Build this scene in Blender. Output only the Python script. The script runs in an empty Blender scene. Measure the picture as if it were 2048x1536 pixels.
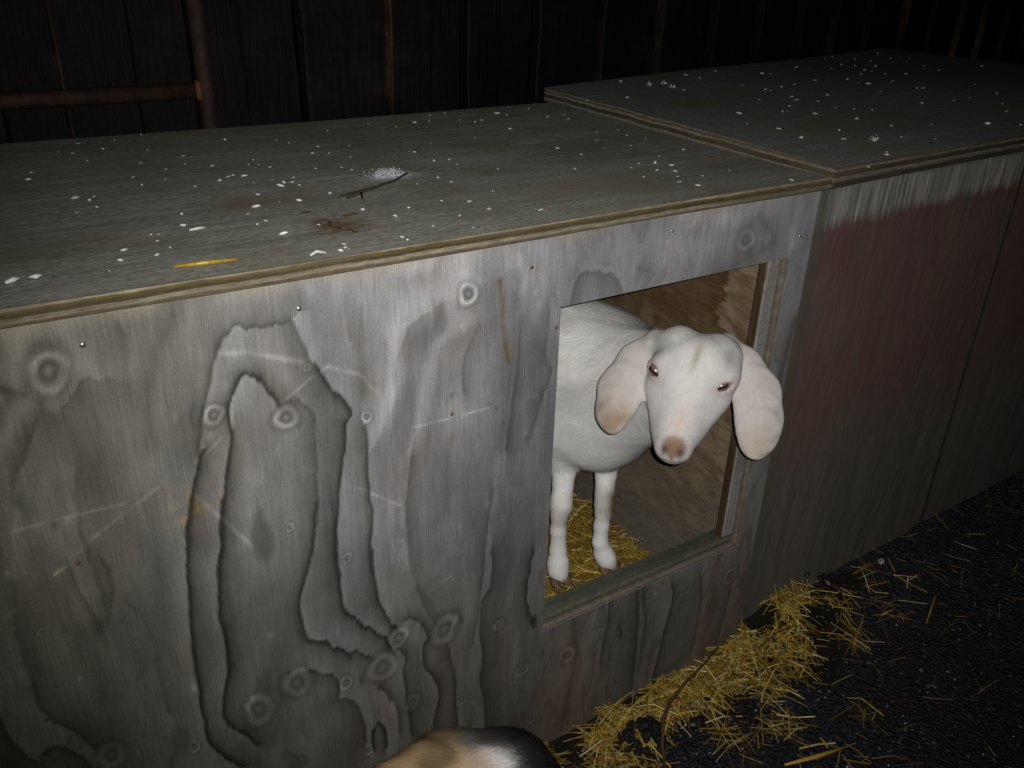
import bpy, math, random
import numpy as np
from mathutils import Matrix, Vector

S = bpy.context.scene
COLL = S.collection
rng = np.random.default_rng(7)
random.seed(7)

# ------------------------------------------------------------------ camera
cam_d = bpy.data.cameras.new('camera'); cam = bpy.data.objects.new('camera', cam_d); COLL.objects.link(cam)
CAM = Vector((-0.016370, -0.904079, 1.338067)); CR = Vector((0.842590, -0.537858, 0.027401)); CU = Vector((0.222647, 0.394215, 0.891640)); CF = Vector((0.490378, 0.745186, -0.451914))
M = Matrix((CR, CU, -CF)).transposed().to_4x4(); M.translation = CAM
cam.matrix_world = M
cam_d.sensor_width = 36; cam_d.lens = 30.231; cam_d.clip_start = .02; cam_d.clip_end = 500
S.camera = cam
# ------------------------------------------------------------------ night sky
W = bpy.data.worlds.new('World'); S.world = W; W.use_nodes = True
wn = W.node_tree.nodes; bg = wn['Background']
sky = wn.new('ShaderNodeTexSky'); sky.sky_type = 'NISHITA'; sky.sun_disc = False
sky.sun_elevation = math.radians(-4); sky.sun_rotation = math.radians(200)
W.node_tree.links.new(sky.outputs[0], bg.inputs[0]); bg.inputs[1].default_value = .004
# ------------------------------------------------------------------ the flash of the phone that took the picture, the only lamp
fl = bpy.data.lights.new('flash_lamp', 'SPOT'); flo = bpy.data.objects.new('flash_lamp', fl); COLL.objects.link(flo)
fl.energy = 68; fl.color = (1, .975, .95); fl.spot_size = math.radians(97); fl.spot_blend = 1; fl.shadow_soft_size = .0035
flo.location = CAM + CR * .022 + CU * .012
aim = Vector((0.707003, -0.000000, 0.900076)) - flo.location
flo.rotation_euler = aim.to_track_quat('-Z', 'Y').to_euler()
vs = S.view_settings; vs.view_transform = 'Standard'; vs.look = 'None'; vs.exposure = 0; vs.gamma = 1; vs.use_curve_mapping = False
S.cycles.filter_width = 1.5

# ------------------------------------------------------------------ traced data (metres; panel coordinates are x and z on the front of the hut)
GRAIN = [('L',0.5,0.03,[(0.4235,0.744),(0.4109,0.6511),(0.4131,0.5369),(0.4341,0.4527),(0.459,0.4016)]),('R',0.45,0.02,[(0.5497,0.6207),(0.5384,0.5145),(0.5307,0.4194),(0.5177,0.3317)]),('B',0.35,0.012,[(0.4826,0.7345),(0.4702,0.6729),(0.4738,0.6118)]),('R',0.45,0.04,[(-0.0066,0.8829),(-0.0355,0.8313),(-0.0564,0.7491),(-0.0692,0.6575)]),('L',0.4,0.03,[(0.0194,0.8196),(0.0116,0.7362),(0.0168,0.6627),(0.0158,0.6102)]),('B',0.3,0.03,[(0.0876,0.7635),(0.0825,0.6571),(0.0713,0.5432)]),('L',0.35,0.03,[(0.3689,1.0541),(0.3477,1.0093),(0.3384,0.9613),(0.3415,0.9089)]),('B',0.3,0.02,[(0.5792,0.9163),(0.575,0.797),(0.5612,0.6864)]),('B',0.35,0.018,[(0.1494,0.9939),(0.1398,0.969),(0.1222,0.9454),(0.1079,0.9069),(0.1016,0.8749),(0.0968,0.8265)]),('L',0.6,0.022,[(0.1481,0.8108),(0.1661,0.8725),(0.1717,0.8909),(0.1809,0.9204),(0.1922,0.9418),(0.2068,0.9548),(0.2344,0.9452),(0.2595,0.9464),(0.2713,0.9493)]),('R',0.75,0.02,[(0.2713,0.9493),(0.2805,0.9202),(0.288,0.8957),(0.3012,0.8771),(0.314,0.8473),(0.3351,0.8142),(0.3365,0.8026),(0.3282,0.7964),(0.3248,0.757),(0.3156,0.7184),(0.311,0.6709),(0.3044,0.6257),(0.3052,0.5638)]),('L',0.8,0.016,[(0.188,0.8253),(0.1858,0.8571),(0.1951,0.875),(0.2085,0.8943),(0.2215,0.8886),(0.2334,0.8704),(0.2464,0.8475)]),('L',0.8,0.014,[(0.188,0.8253),(0.1808,0.7846),(0.1707,0.7492),(0.1601,0.7016),(0.1564,0.6616),(0.1487,0.6294)]),('R',0.55,0.03,[(0.2715,0.8448),(0.2866,0.8191),(0.2868,0.7829),(0.2859,0.7399),(0.2839,0.6805),(0.2712,0.6224),(0.2567,0.5841)]),('R',0.7,0.012,[(0.3543,0.7862),(0.3555,0.7477),(0.3551,0.6868),(0.357,0.6384),(0.3531,0.5903),(0.3537,0.5435)]),('L',0.8,0.014,[(0.1534,0.8092),(0.1435,0.7856),(0.1307,0.749),(0.1213,0.7103),(0.116,0.6835)]),('R',0.5,0.02,[(-0.0265,0.9383),(-0.0061,0.9283),(0.0036,0.9151)]),('R',0.45,0.022,[(0.0347,0.9161),(0.0456,0.9252),(0.0661,0.9238),(0.0858,0.9154),(0.0877,0.9025)]),('R',0.35,0.03,[(0.0899,0.9858),(0.0957,0.9692),(0.0931,0.9474),(0.0895,0.9138),(0.0952,0.8815),(0.0956,0.852)]),('L',0.85,0.011,[(0.1291,0.749),(0.1195,0.7018),(0.1127,0.6381),(0.1055,0.5712),(0.1028,0.5195),(0.1032,0.4733),(0.1008,0.4041),(0.1024,0.3629),(0.1188,0.3217),(0.1393,0.2854)]),('L',0.85,0.012,[(0.1655,0.7364),(0.1603,0.6863),(0.1531,0.6541),(0.1454,0.6102),(0.1417,0.5542),(0.1436,0.5051),(0.1426,0.4777),(0.1335,0.4412),(0.1278,0.4051),(0.1322,0.3724),(0.1513,0.3473),(0.1632,0.319)]),('R',0.75,0.014,[(0.2832,0.6955),(0.2719,0.6295),(0.2585,0.5853),(0.2479,0.5478),(0.246,0.5116),(0.2517,0.474),(0.2662,0.4636),(0.2881,0.4397),(0.3107,0.4149)]),('R',0.7,0.01,[(0.3055,0.6877),(0.3045,0.6021),(0.3026,0.5361),(0.3104,0.4946),(0.3277,0.4703)]),('R',0.6,0.03,[(-0.1133,0.5309),(-0.1107,0.5006),(-0.1041,0.4701),(-0.0901,0.4462),(-0.0778,0.4599),(-0.0592,0.4454),(-0.0439,0.4202),(-0.0373,0.4001)]),('L',0.55,0.02,[(-0.0702,0.6687),(-0.074,0.6164),(-0.0735,0.548),(-0.0684,0.5079),(-0.0542,0.4819),(-0.0377,0.4539),(-0.0293,0.4333)]),('R',0.6,0.02,[(-0.0073,0.7113),(-0.0049,0.6752),(0.0032,0.6378),(0.0094,0.6081)]),('R',0.5,0.012,[(0.0267,0.7074),(0.0305,0.6857),(0.0299,0.6601),(0.0186,0.6146)]),('R',0.35,0.02,[(-0.0527,0.7202),(-0.0534,0.6661),(-0.0476,0.6325)]),('L',0.35,0.025,[(0.0382,0.6406),(0.0599,0.5756),(0.0577,0.5067),(0.0611,0.443)]),('B',0.3,0.03,[(-0.0069,0.6238),(-0.0018,0.5665),(-0.007,0.5027)]),('R',0.7,0.016,[(0.2425,0.4954),(0.2486,0.4718),(0.2603,0.4635),(0.2726,0.4601),(0.2862,0.4428),(0.3003,0.4277),(0.3302,0.41),(0.3476,0.3956)]),('R',0.8,0.012,[(0.3059,0.6062),(0.3034,0.5387),(0.3111,0.4944),(0.3332,0.463),(0.3543,0.4395),(0.3714,0.4119),(0.3766,0.3953)]),('R',0.75,0.012,[(0.3559,0.5865),(0.3546,0.537),(0.3611,0.4875),(0.3732,0.4552),(0.386,0.4272)]),('R',0.5,0.02,[(0.417,0.529),(0.4254,0.4938),(0.4436,0.456),(0.4602,0.4205)]),('L',0.6,0.022,[(0.5504,0.5097),(0.5517,0.4452),(0.534,0.4099),(0.5321,0.3456),(0.5382,0.2966),(0.5334,0.2451),(0.5424,0.1976),(0.5449,0.1282)]),('L',0.7,0.014,[(0.4003,0.4371),(0.4121,0.4371),(0.4307,0.4144),(0.4425,0.3888),(0.4322,0.3677),(0.4314,0.3297),(0.4485,0.2964),(0.4556,0.2457),(0.447,0.1957),(0.444,0.171)]),('L',0.7,0.012,[(0.3867,0.3817),(0.3979,0.3616),(0.3921,0.3322),(0.3982,0.2929),(0.4037,0.2273),(0.4054,0.1941)]),('L',0.6,0.012,[(0.3549,0.3283),(0.3668,0.3009),(0.3825,0.2647),(0.3842,0.2068)]),('R',0.65,0.012,[(0.4721,0.345),(0.4821,0.2942),(0.4873,0.2506),(0.4898,0.1606)]),('R',0.7,0.011,[(0.6297,0.4785),(0.6203,0.4101),(0.6222,0.3643),(0.6367,0.3268)]),('R',0.65,0.025,[(0.2879,0.3415),(0.3157,0.3144),(0.3228,0.2743),(0.3272,0.2251)]),('R',0.8,0.01,[(0.3358,0.2039),(0.337,0.2381),(0.3479,0.2535),(0.3589,0.2282),(0.3585,0.19)]),('R',0.7,0.018,[(0.2459,0.4146),(0.2599,0.4046),(0.2884,0.3812),(0.2917,0.3481)]),('B',0.4,0.012,[(0.7239,0.2927),(0.7321,0.1814),(0.722,0.0981),(0.7157,0.0465)]),('L',0.3,0.03,[(0.5936,0.3832),(0.6132,0.3066),(0.617,0.2073),(0.6211,0.1013)]),('L',0.5,0.05,[(0.4662,0.9308),(0.4451,0.9239),(0.4241,0.9082),(0.4089,0.8811),(0.3997,0.8523),(0.3993,0.8144),(0.3869,0.7896)]),('L',0.5,0.022,[(0.5879,0.8873),(0.586,0.8076),(0.5781,0.7512),(0.5739,0.6825)]),('R',0.4,0.028,[(0.6387,0.8948),(0.6354,0.8191),(0.6472,0.793),(0.6289,0.7497),(0.616,0.6915)]),('R',0.4,0.03,[(0.6735,0.9014),(0.6796,0.9221),(0.6965,0.9344),(0.7222,0.9305),(0.7503,0.9209),(0.7666,0.8955)]),('B',0.3,0.035,[(0.3037,0.9986),(0.3192,0.9671),(0.3256,0.9285)]),('B',0.35,0.02,[(0.3587,0.9484),(0.357,0.8827),(0.3562,0.8319)]),('B',0.25,0.015,[(0.3721,0.9286),(0.3711,0.8694)]),('L',0.4,0.016,[(0.5207,0.8882),(0.5007,0.8499),(0.4985,0.7953)]),('R',0.35,0.02,[(0.4744,0.8998),(0.4613,0.8757),(0.4498,0.8296),(0.44,0.7772)]),('L',0.55,0.012,[(0.8018,0.3162),(0.8037,0.2513),(0.7951,0.1454)]),('R',0.6,0.014,[(0.8691,0.3159),(0.8805,0.2032),(0.8848,0.0191)]),('L',0.7,0.014,[(0.9576,0.2603),(0.9642,0.2329),(0.9549,0.1554),(0.9425,0.0561),(0.9361,0.0047)]),('R',0.5,0.016,[(1.0373,0.257),(1.0466,0.1644),(1.0436,0.0591)]),('R',0.45,0.014,[(1.1272,0.1806),(1.1184,0.0775),(1.1116,-0.0031)]),('L',0.5,0.01,[(0.8795,0.2999),(0.8988,0.1946),(0.894,0.0814)]),('B',0.35,0.02,[(1.0132,0.977),(1.038,0.9658),(1.0755,0.9276),(1.0179,0.9029),(0.9649,0.8907)]),('B',0.5,0.02,[(1.1702,0.7683),(1.1602,0.6527),(1.1695,0.5016)])]
PALE = [(0.5,0.014,[(-0.0414,0.8685),(-0.0288,0.8946),(-0.0093,0.9129),(0.0074,0.9209)]),(0.4,0.012,[(-0.0371,0.8719),(-0.0438,0.8218),(-0.0562,0.7511),(-0.0623,0.7178)]),(0.45,0.014,[(0.0069,0.9963),(-0.0046,0.9695),(-0.0072,0.9444)]),(0.25,0.02,[(0.0487,0.942),(0.0655,0.9312),(0.085,0.9219)]),(0.3,0.01,[(0.4034,0.8691),(0.3962,0.8235),(0.3822,0.7841)]),(0.3,0.012,[(0.278,0.9455),(0.2851,0.9192),(0.2927,0.8946)]),(0.2,0.03,[(-0.0057,0.8214),(0.0017,0.7811),(0.01,0.7519)]),(0.55,0.028,[(0.5003,0.9926),(0.4897,0.9691),(0.4875,0.9418),(0.4538,0.9411),(0.4269,0.9334),(0.404,0.9143)]),(0.45,0.02,[(0.404,0.9143),(0.3991,0.8894),(0.4017,0.8519),(0.3919,0.812),(0.3815,0.7857)]),(0.4,0.012,[(0.5072,0.9014),(0.4787,0.8907),(0.4613,0.8757),(0.4476,0.8301),(0.4357,0.7784),(0.4191,0.7295)]),(0.4,0.012,[(0.5849,0.9694),(0.5925,0.9518),(0.5909,0.9335)]),(0.6,0.012,[(0.4049,0.9926),(0.4224,0.986),(0.4464,0.9878),(0.4546,0.9912)]),(0.25,0.03,[(0.3532,0.9829),(0.3739,0.9455),(0.3938,0.957)]),(0.25,0.05,[(0.6203,0.9637),(0.6204,0.9155),(0.6025,0.8844)]),(0.3,0.03,[(0.254,1.0138),(0.3039,1.0003),(0.3573,0.9895)]),(0.2,0.03,[(0.4847,0.7603),(0.4869,0.7089)]),(0.3,0.022,[(-0.0179,0.7658),(-0.0159,0.7221),(-0.0142,0.6842),(-0.0042,0.6385)]),(0.25,0.02,[(-0.0421,0.614),(-0.0391,0.5716),(-0.028,0.5289)]),(0.22,0.02,[(-0.076,0.7059),(-0.0811,0.633),(-0.0799,0.5791)]),(0.3,0.012,[(0.4045,0.5673),(0.4102,0.5318),(0.4163,0.503)]),(0.25,0.02,[(0.6292,0.2008),(0.629,0.1322)]),(0.45,0.02,[(0.8842,0.9936),(0.9593,0.9761),(1.0115,0.9852)]),(0.35,0.03,[(0.8104,0.9661),(0.8622,0.9432),(0.9343,0.9402)]),(0.3,0.014,[(1.1255,0.9873),(1.1248,0.9205)])]
KNOTS = [(0.0181,0.945,0.0132,0.0162,1),(0.1712,0.8517,0.0083,0.0096,1),(0.2537,0.8256,0.0104,0.0115,1),(0.3572,0.7984,0.0055,0.0058,1),(0.507,0.9381,0.0105,0.0097,1),(1.013,0.9367,0.015,0.011,0.5),(0.4668,0.3898,0.016,0.0184,0.8),(0.3886,0.4102,0.0114,0.0137,0.8),(0.3603,0.3642,0.0163,0.0201,0.7),(0.23,0.403,0.0141,0.0185,0.8),(0.174,0.3827,0.0135,0.0184,0.8),(0.3015,0.3638,0.0069,0.0088,0.9),(0.4071,0.2651,0.0096,0.0119,0.8),(0.4983,0.2222,0.0077,0.0092,0.7),(0.6185,0.2247,0.0096,0.0107,0.7),(0.7144,0.2111,0.0127,0.0137,0.7),(0.9048,0.2628,0.0105,0.0103,0.6),(0.9971,0.2209,0.0085,0.0081,0.6),(1.1194,0.2201,0.0139,0.0126,0.7),(0.8254,0.1987,0.0088,0.0091,0.6),(0.5676,0.3505,0.0078,0.0087,0.8),(-0.0148,0.4083,0.0108,0.0166,0.7),(0.0823,0.3642,0.0049,0.0071,0.8),(0.3292,0.2052,0.0058,0.0077,0.8),(0.244,0.6665,0.0039,0.0045,1),(0.3173,0.5881,0.005,0.0058,0.9),(0.1313,0.6705,0.0028,0.0036,0.8),(-0.0491,0.6296,0.0037,0.0054,0.6),(0.0424,0.5657,0.0032,0.0045,0.5),(0.7279,0.0337,0.0073,0.0083,0.4),(0.6423,0.0899,0.0056,0.0065,0.5),(0.6181,0.762,0.0045,0.0041,0.5),(0.6453,0.9114,0.0051,0.0045,0.4),(0.2857,0.885,0.0037,0.0039,0.5),(0.4819,0.7664,0.0031,0.0032,0.8),(0.6048,0.958,0.0041,0.0036,0.6),(-0.0854,0.4348,0.0059,0.0094,0.5)]
BLOTCH = [(0.6357,0.3261,0.0094,0.0158,0.9),(0.1589,0.8354,0.0143,0.0258,0.35),(0.1492,0.8048,0.0044,0.0092,0.7),(0.1522,0.8497,0.0105,0.0322,0.6),(0.2074,0.669,0.0134,0.0566,0.55),(0.276,0.8111,0.011,0.0299,0.4),(0.3297,0.3579,0.0076,0.0163,0.55),(0.494,0.3934,0.0072,0.0099,0.6),(0.5597,0.317,0.014,0.0158,0.4),(0.2205,0.3871,0.0119,0.0185,0.2),(0.1846,0.4266,0.0141,0.0283,0.45),(0.0682,0.3836,0.0126,0.0341,0.45),(0.0049,0.6888,0.0173,0.0478,0.18),(0.2265,0.9344,0.0312,0.0143,0.25),(0.8337,0.2106,0.0101,0.0312,0.6),(1.1835,0.7172,0.0282,0.0424,0.4),(0.4745,0.9141,0.0195,0.0122,0.2),(0.0103,0.6131,0.0071,0.0075,0.5),(0.313,1.0041,0.014,0.0158,0.25)]
SCRATCH = [(0.004,[(0.1882,0.9271),(0.2245,0.9165),(0.2577,0.9032),(0.2898,0.8889)]),(0.002,[(0.2898,0.8889),(0.3138,0.8793),(0.3509,0.8597),(0.3733,0.8294)]),(0.0015,[(0.301,0.8745),(0.3297,0.8914)]),(0.0025,[(0.2498,0.8465),(0.2934,0.8724)]),(0.0018,[(-0.0621,0.7713),(-0.006,0.7709),(0.0614,0.7678)]),(0.0025,[(-0.0232,0.7014),(0.0185,0.7326),(0.0593,0.7552),(0.0965,0.777)]),(0.0025,[(0.1333,0.7592),(0.1615,0.7127),(0.1936,0.656)]),(0.002,[(0.3256,0.7045),(0.3523,0.6862),(0.3993,0.646)]),(0.0018,[(0.4157,0.7638),(0.487,0.762),(0.5459,0.7622)]),(0.0012,[(0.0796,0.4),(0.1003,0.4175)]),(0.002,[(-0.0215,0.7023),(-0.0018,0.7115)]),(0.0012,[(0.4464,0.4767),(0.4804,0.4893)]),(0.0015,[(0.1524,0.8016),(0.1772,0.8206)]),(0.003,[(-0.0792,0.6666),(-0.0682,0.6703)]),(0.0015,[(0.6054,0.7583),(0.6373,0.7859)])]
NAILS = [(0.0534,0.9655),(0.2819,0.9614),(0.8527,0.9737),(1.142,0.9248),(0.6048,0.958),(0.6501,0.8615),(0.4819,0.7679),(1.1762,0.2679),(-0.07,0.5042),(0.0018,0.7076)]
GRAINS_LEFT = [[0.1329,0.6879],[0.1502,0.6687],[0.1992,0.6836],[0.162,0.6036],[0.0783,0.5551],[0.0696,0.514],[0.2311,0.5524],[0.2909,0.5171],[0.302,0.5742],[0.2563,0.4947],[0.2412,0.4313],[0.2028,0.4631],[0.2044,0.4113],[0.1119,0.3787],[0.1268,0.3577],[0.135,0.3741],[0.1292,0.3188],[0.1025,0.3025],[0.2173,0.2366],[0.2065,0.1852],[0.1637,0.1628],[0.1719,0.1598],[0.1646,0.135],[0.1719,0.1025],[0.1531,0.0826],[0.1145,0.0835],[0.1247,0.117],[0.0977,0.0517],[0.3998,0.6796],[0.4792,0.6391],[0.3934,0.4998],[0.3772,0.4725],[0.3908,0.4637],[0.4009,0.4408],[0.3263,0.4061],[0.3355,0.4119],[0.3494,0.401],[0.3485,0.3561],[0.3781,0.3605],[0.3333,0.2885],[0.2907,0.1977],[0.3118,0.2308],[0.2873,0.1473],[0.3017,0.1581],[0.2295,0.7529],[0.2798,0.7821],[0.1699,0.7458],[0.3246,0.4852],[0.2685,0.3712],[0.3092,0.3901],[0.2611,0.6419],[0.4904,0.6047],[0.5246,0.5545],[0.5764,0.5374],[0.4964,0.5071],[0.522,0.4951],[0.5428,0.4552],[0.4615,0.3999],[0.4999,0.3893],[0.5237,0.3927],[0.5076,0.3667],[0.5193,0.3457],[0.5248,0.3387],[0.5719,0.3247],[0.4107,0.3592],[0.399,0.3347],[0.3883,0.3389],[0.3778,0.3216],[0.4027,0.3123],[0.425,0.2514],[0.3467,0.2377],[0.373,0.2331],[0.354,0.1111],[0.5588,0.2425],[0.4564,0.1051],[0.4897,0.1322],[0.5463,0.1436],[0.5321,0.0658],[0.521,0.0115],[0.5795,0.1226],[0.6098,0.2305],[0.6378,0.157],[0.584,0.0788],[0.6757,0.3294],[0.6817,0.3674],[0.6546,0.3693],[0.6062,0.2652],[0.6491,0.45],[0.656,0.4441],[0.7176,0.5005],[0.815,0.5107],[0.9228,0.5581],[0.9014,0.3664],[0.7188,0.273],[0.3491,-0.0],[0.3387,-0.0192],[0.3477,0.0118],[0.3509,0.024],[0.4245,-0.0378],[0.4793,0.0409],[0.424,0.0172],[0.4315,0.1519],[0.6443,0.0417],[0.5929,0.6806],[0.7274,0.6648],[0.3031,0.0968],[0.8148,0.6944],[0.8888,0.7631],[0.8488,0.7554],[0.9915,0.717],[0.9999,0.6906],[1.0568,0.7756],[1.0895,0.7421],[0.9189,0.6596],[0.8971,0.6502],[0.8779,0.6796],[1.0965,0.5998],[1.1172,0.6472],[1.0686,0.6385],[1.114,0.4572],[1.094,0.4051],[1.1046,0.362],[1.0105,0.3924],[0.9782,0.3277],[1.0393,0.3276],[0.909,0.3032],[0.9553,0.2047],[0.9227,0.1854],[0.833,0.219],[0.9002,0.1267],[0.6907,0.7139],[0.782,0.6942],[1.0615,0.4574],[1.1053,0.2579],[1.0269,0.2337],[0.9863,0.198],[0.951,0.1533],[0.9984,0.1699],[0.9737,0.1367],[0.9517,0.1044],[0.9276,0.0735],[0.9395,0.0454],[0.9903,0.0893],[1.0584,0.0959],[1.1028,-0.0088]]
GRAINS_RIGHT = [[1.1918,0.6663],[1.4563,0.8766],[1.5153,0.7061],[1.7057,0.8511],[1.848,0.9368],[1.707,0.9071],[1.3078,0.6676],[1.7145,0.7082],[1.9479,0.8565],[1.9639,0.8398],[1.7243,0.6371],[1.7243,0.6196],[1.799,0.6527],[1.8694,0.672],[1.989,0.7048],[1.5828,0.5253],[1.6977,0.5299],[1.672,0.4929],[1.5828,0.4364],[1.5147,0.3954],[1.5199,0.3865],[1.4043,0.4157],[1.3297,0.3215],[1.3504,0.2583],[1.3214,0.1781],[1.703,0.4571],[1.8074,0.5145],[2.0981,0.6842],[1.5602,0.3461],[1.5601,0.3396],[1.6716,0.3815],[1.6948,0.3506],[1.7297,0.3289],[1.5984,0.2685],[1.4545,0.1983],[1.3884,0.1352],[1.3665,0.0258],[1.3478,0.0122],[1.2343,-0.036],[1.6001,0.1855],[2.1457,0.5043],[2.1643,0.497],[2.1985,0.6157],[2.0656,0.6211],[2.085,0.6088],[1.987,0.4986],[2.378,0.7001],[2.379,0.4867],[2.1313,0.347],[2.0517,0.3383],[1.9329,0.3437],[2.0211,0.1886],[2.1229,0.2578],[2.2851,0.3674],[1.8266,0.1166],[1.8826,0.0768],[1.5626,0.0615],[1.5137,0.1018],[1.6951,0.1588],[2.5621,0.716],[2.8234,0.738],[2.5279,0.995],[2.7828,1.0977],[2.7122,1.0434],[2.4424,1.0445],[2.5175,1.0771],[2.1836,0.8865],[2.1653,0.9231],[2.3902,0.8882],[2.7232,0.9658],[2.7555,0.9551],[2.3281,0.8054],[2.3246,0.7771],[2.2507,0.8628],[2.363,0.9168],[2.6875,0.9776],[2.611,0.7987],[2.5519,0.9522],[2.2395,0.7504],[2.3139,0.7234],[2.4472,0.8557]]
BIG_FLAKES = [[0.0082,0.0603],[0.0279,0.0616],[0.3082,-0.0178],[0.2163,0.1549],[0.4074,-0.0742]]
TUFTS = [[1.481,0.793],[1.5361,0.7997],[1.5178,0.7515],[1.4303,0.1007]]
STRAW_LID = [[0.1584,0.0302],[0.2252,0.0231]]
TWIG = [[0.4345,0.211],[0.462,0.2278],[0.491,0.2355],[0.5262,0.2509],[0.559,0.2759]]
FLUFF = [[0.5192,0.3095],[0.5402,0.3064],[0.5565,0.2913]]
LEAVES = [[0.3976,0.1317],[0.4051,0.1332],[0.3608,0.1248],[0.3705,0.0829],[0.3677,0.1087],[0.3799,0.0661],[0.3591,0.1699]]
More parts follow.
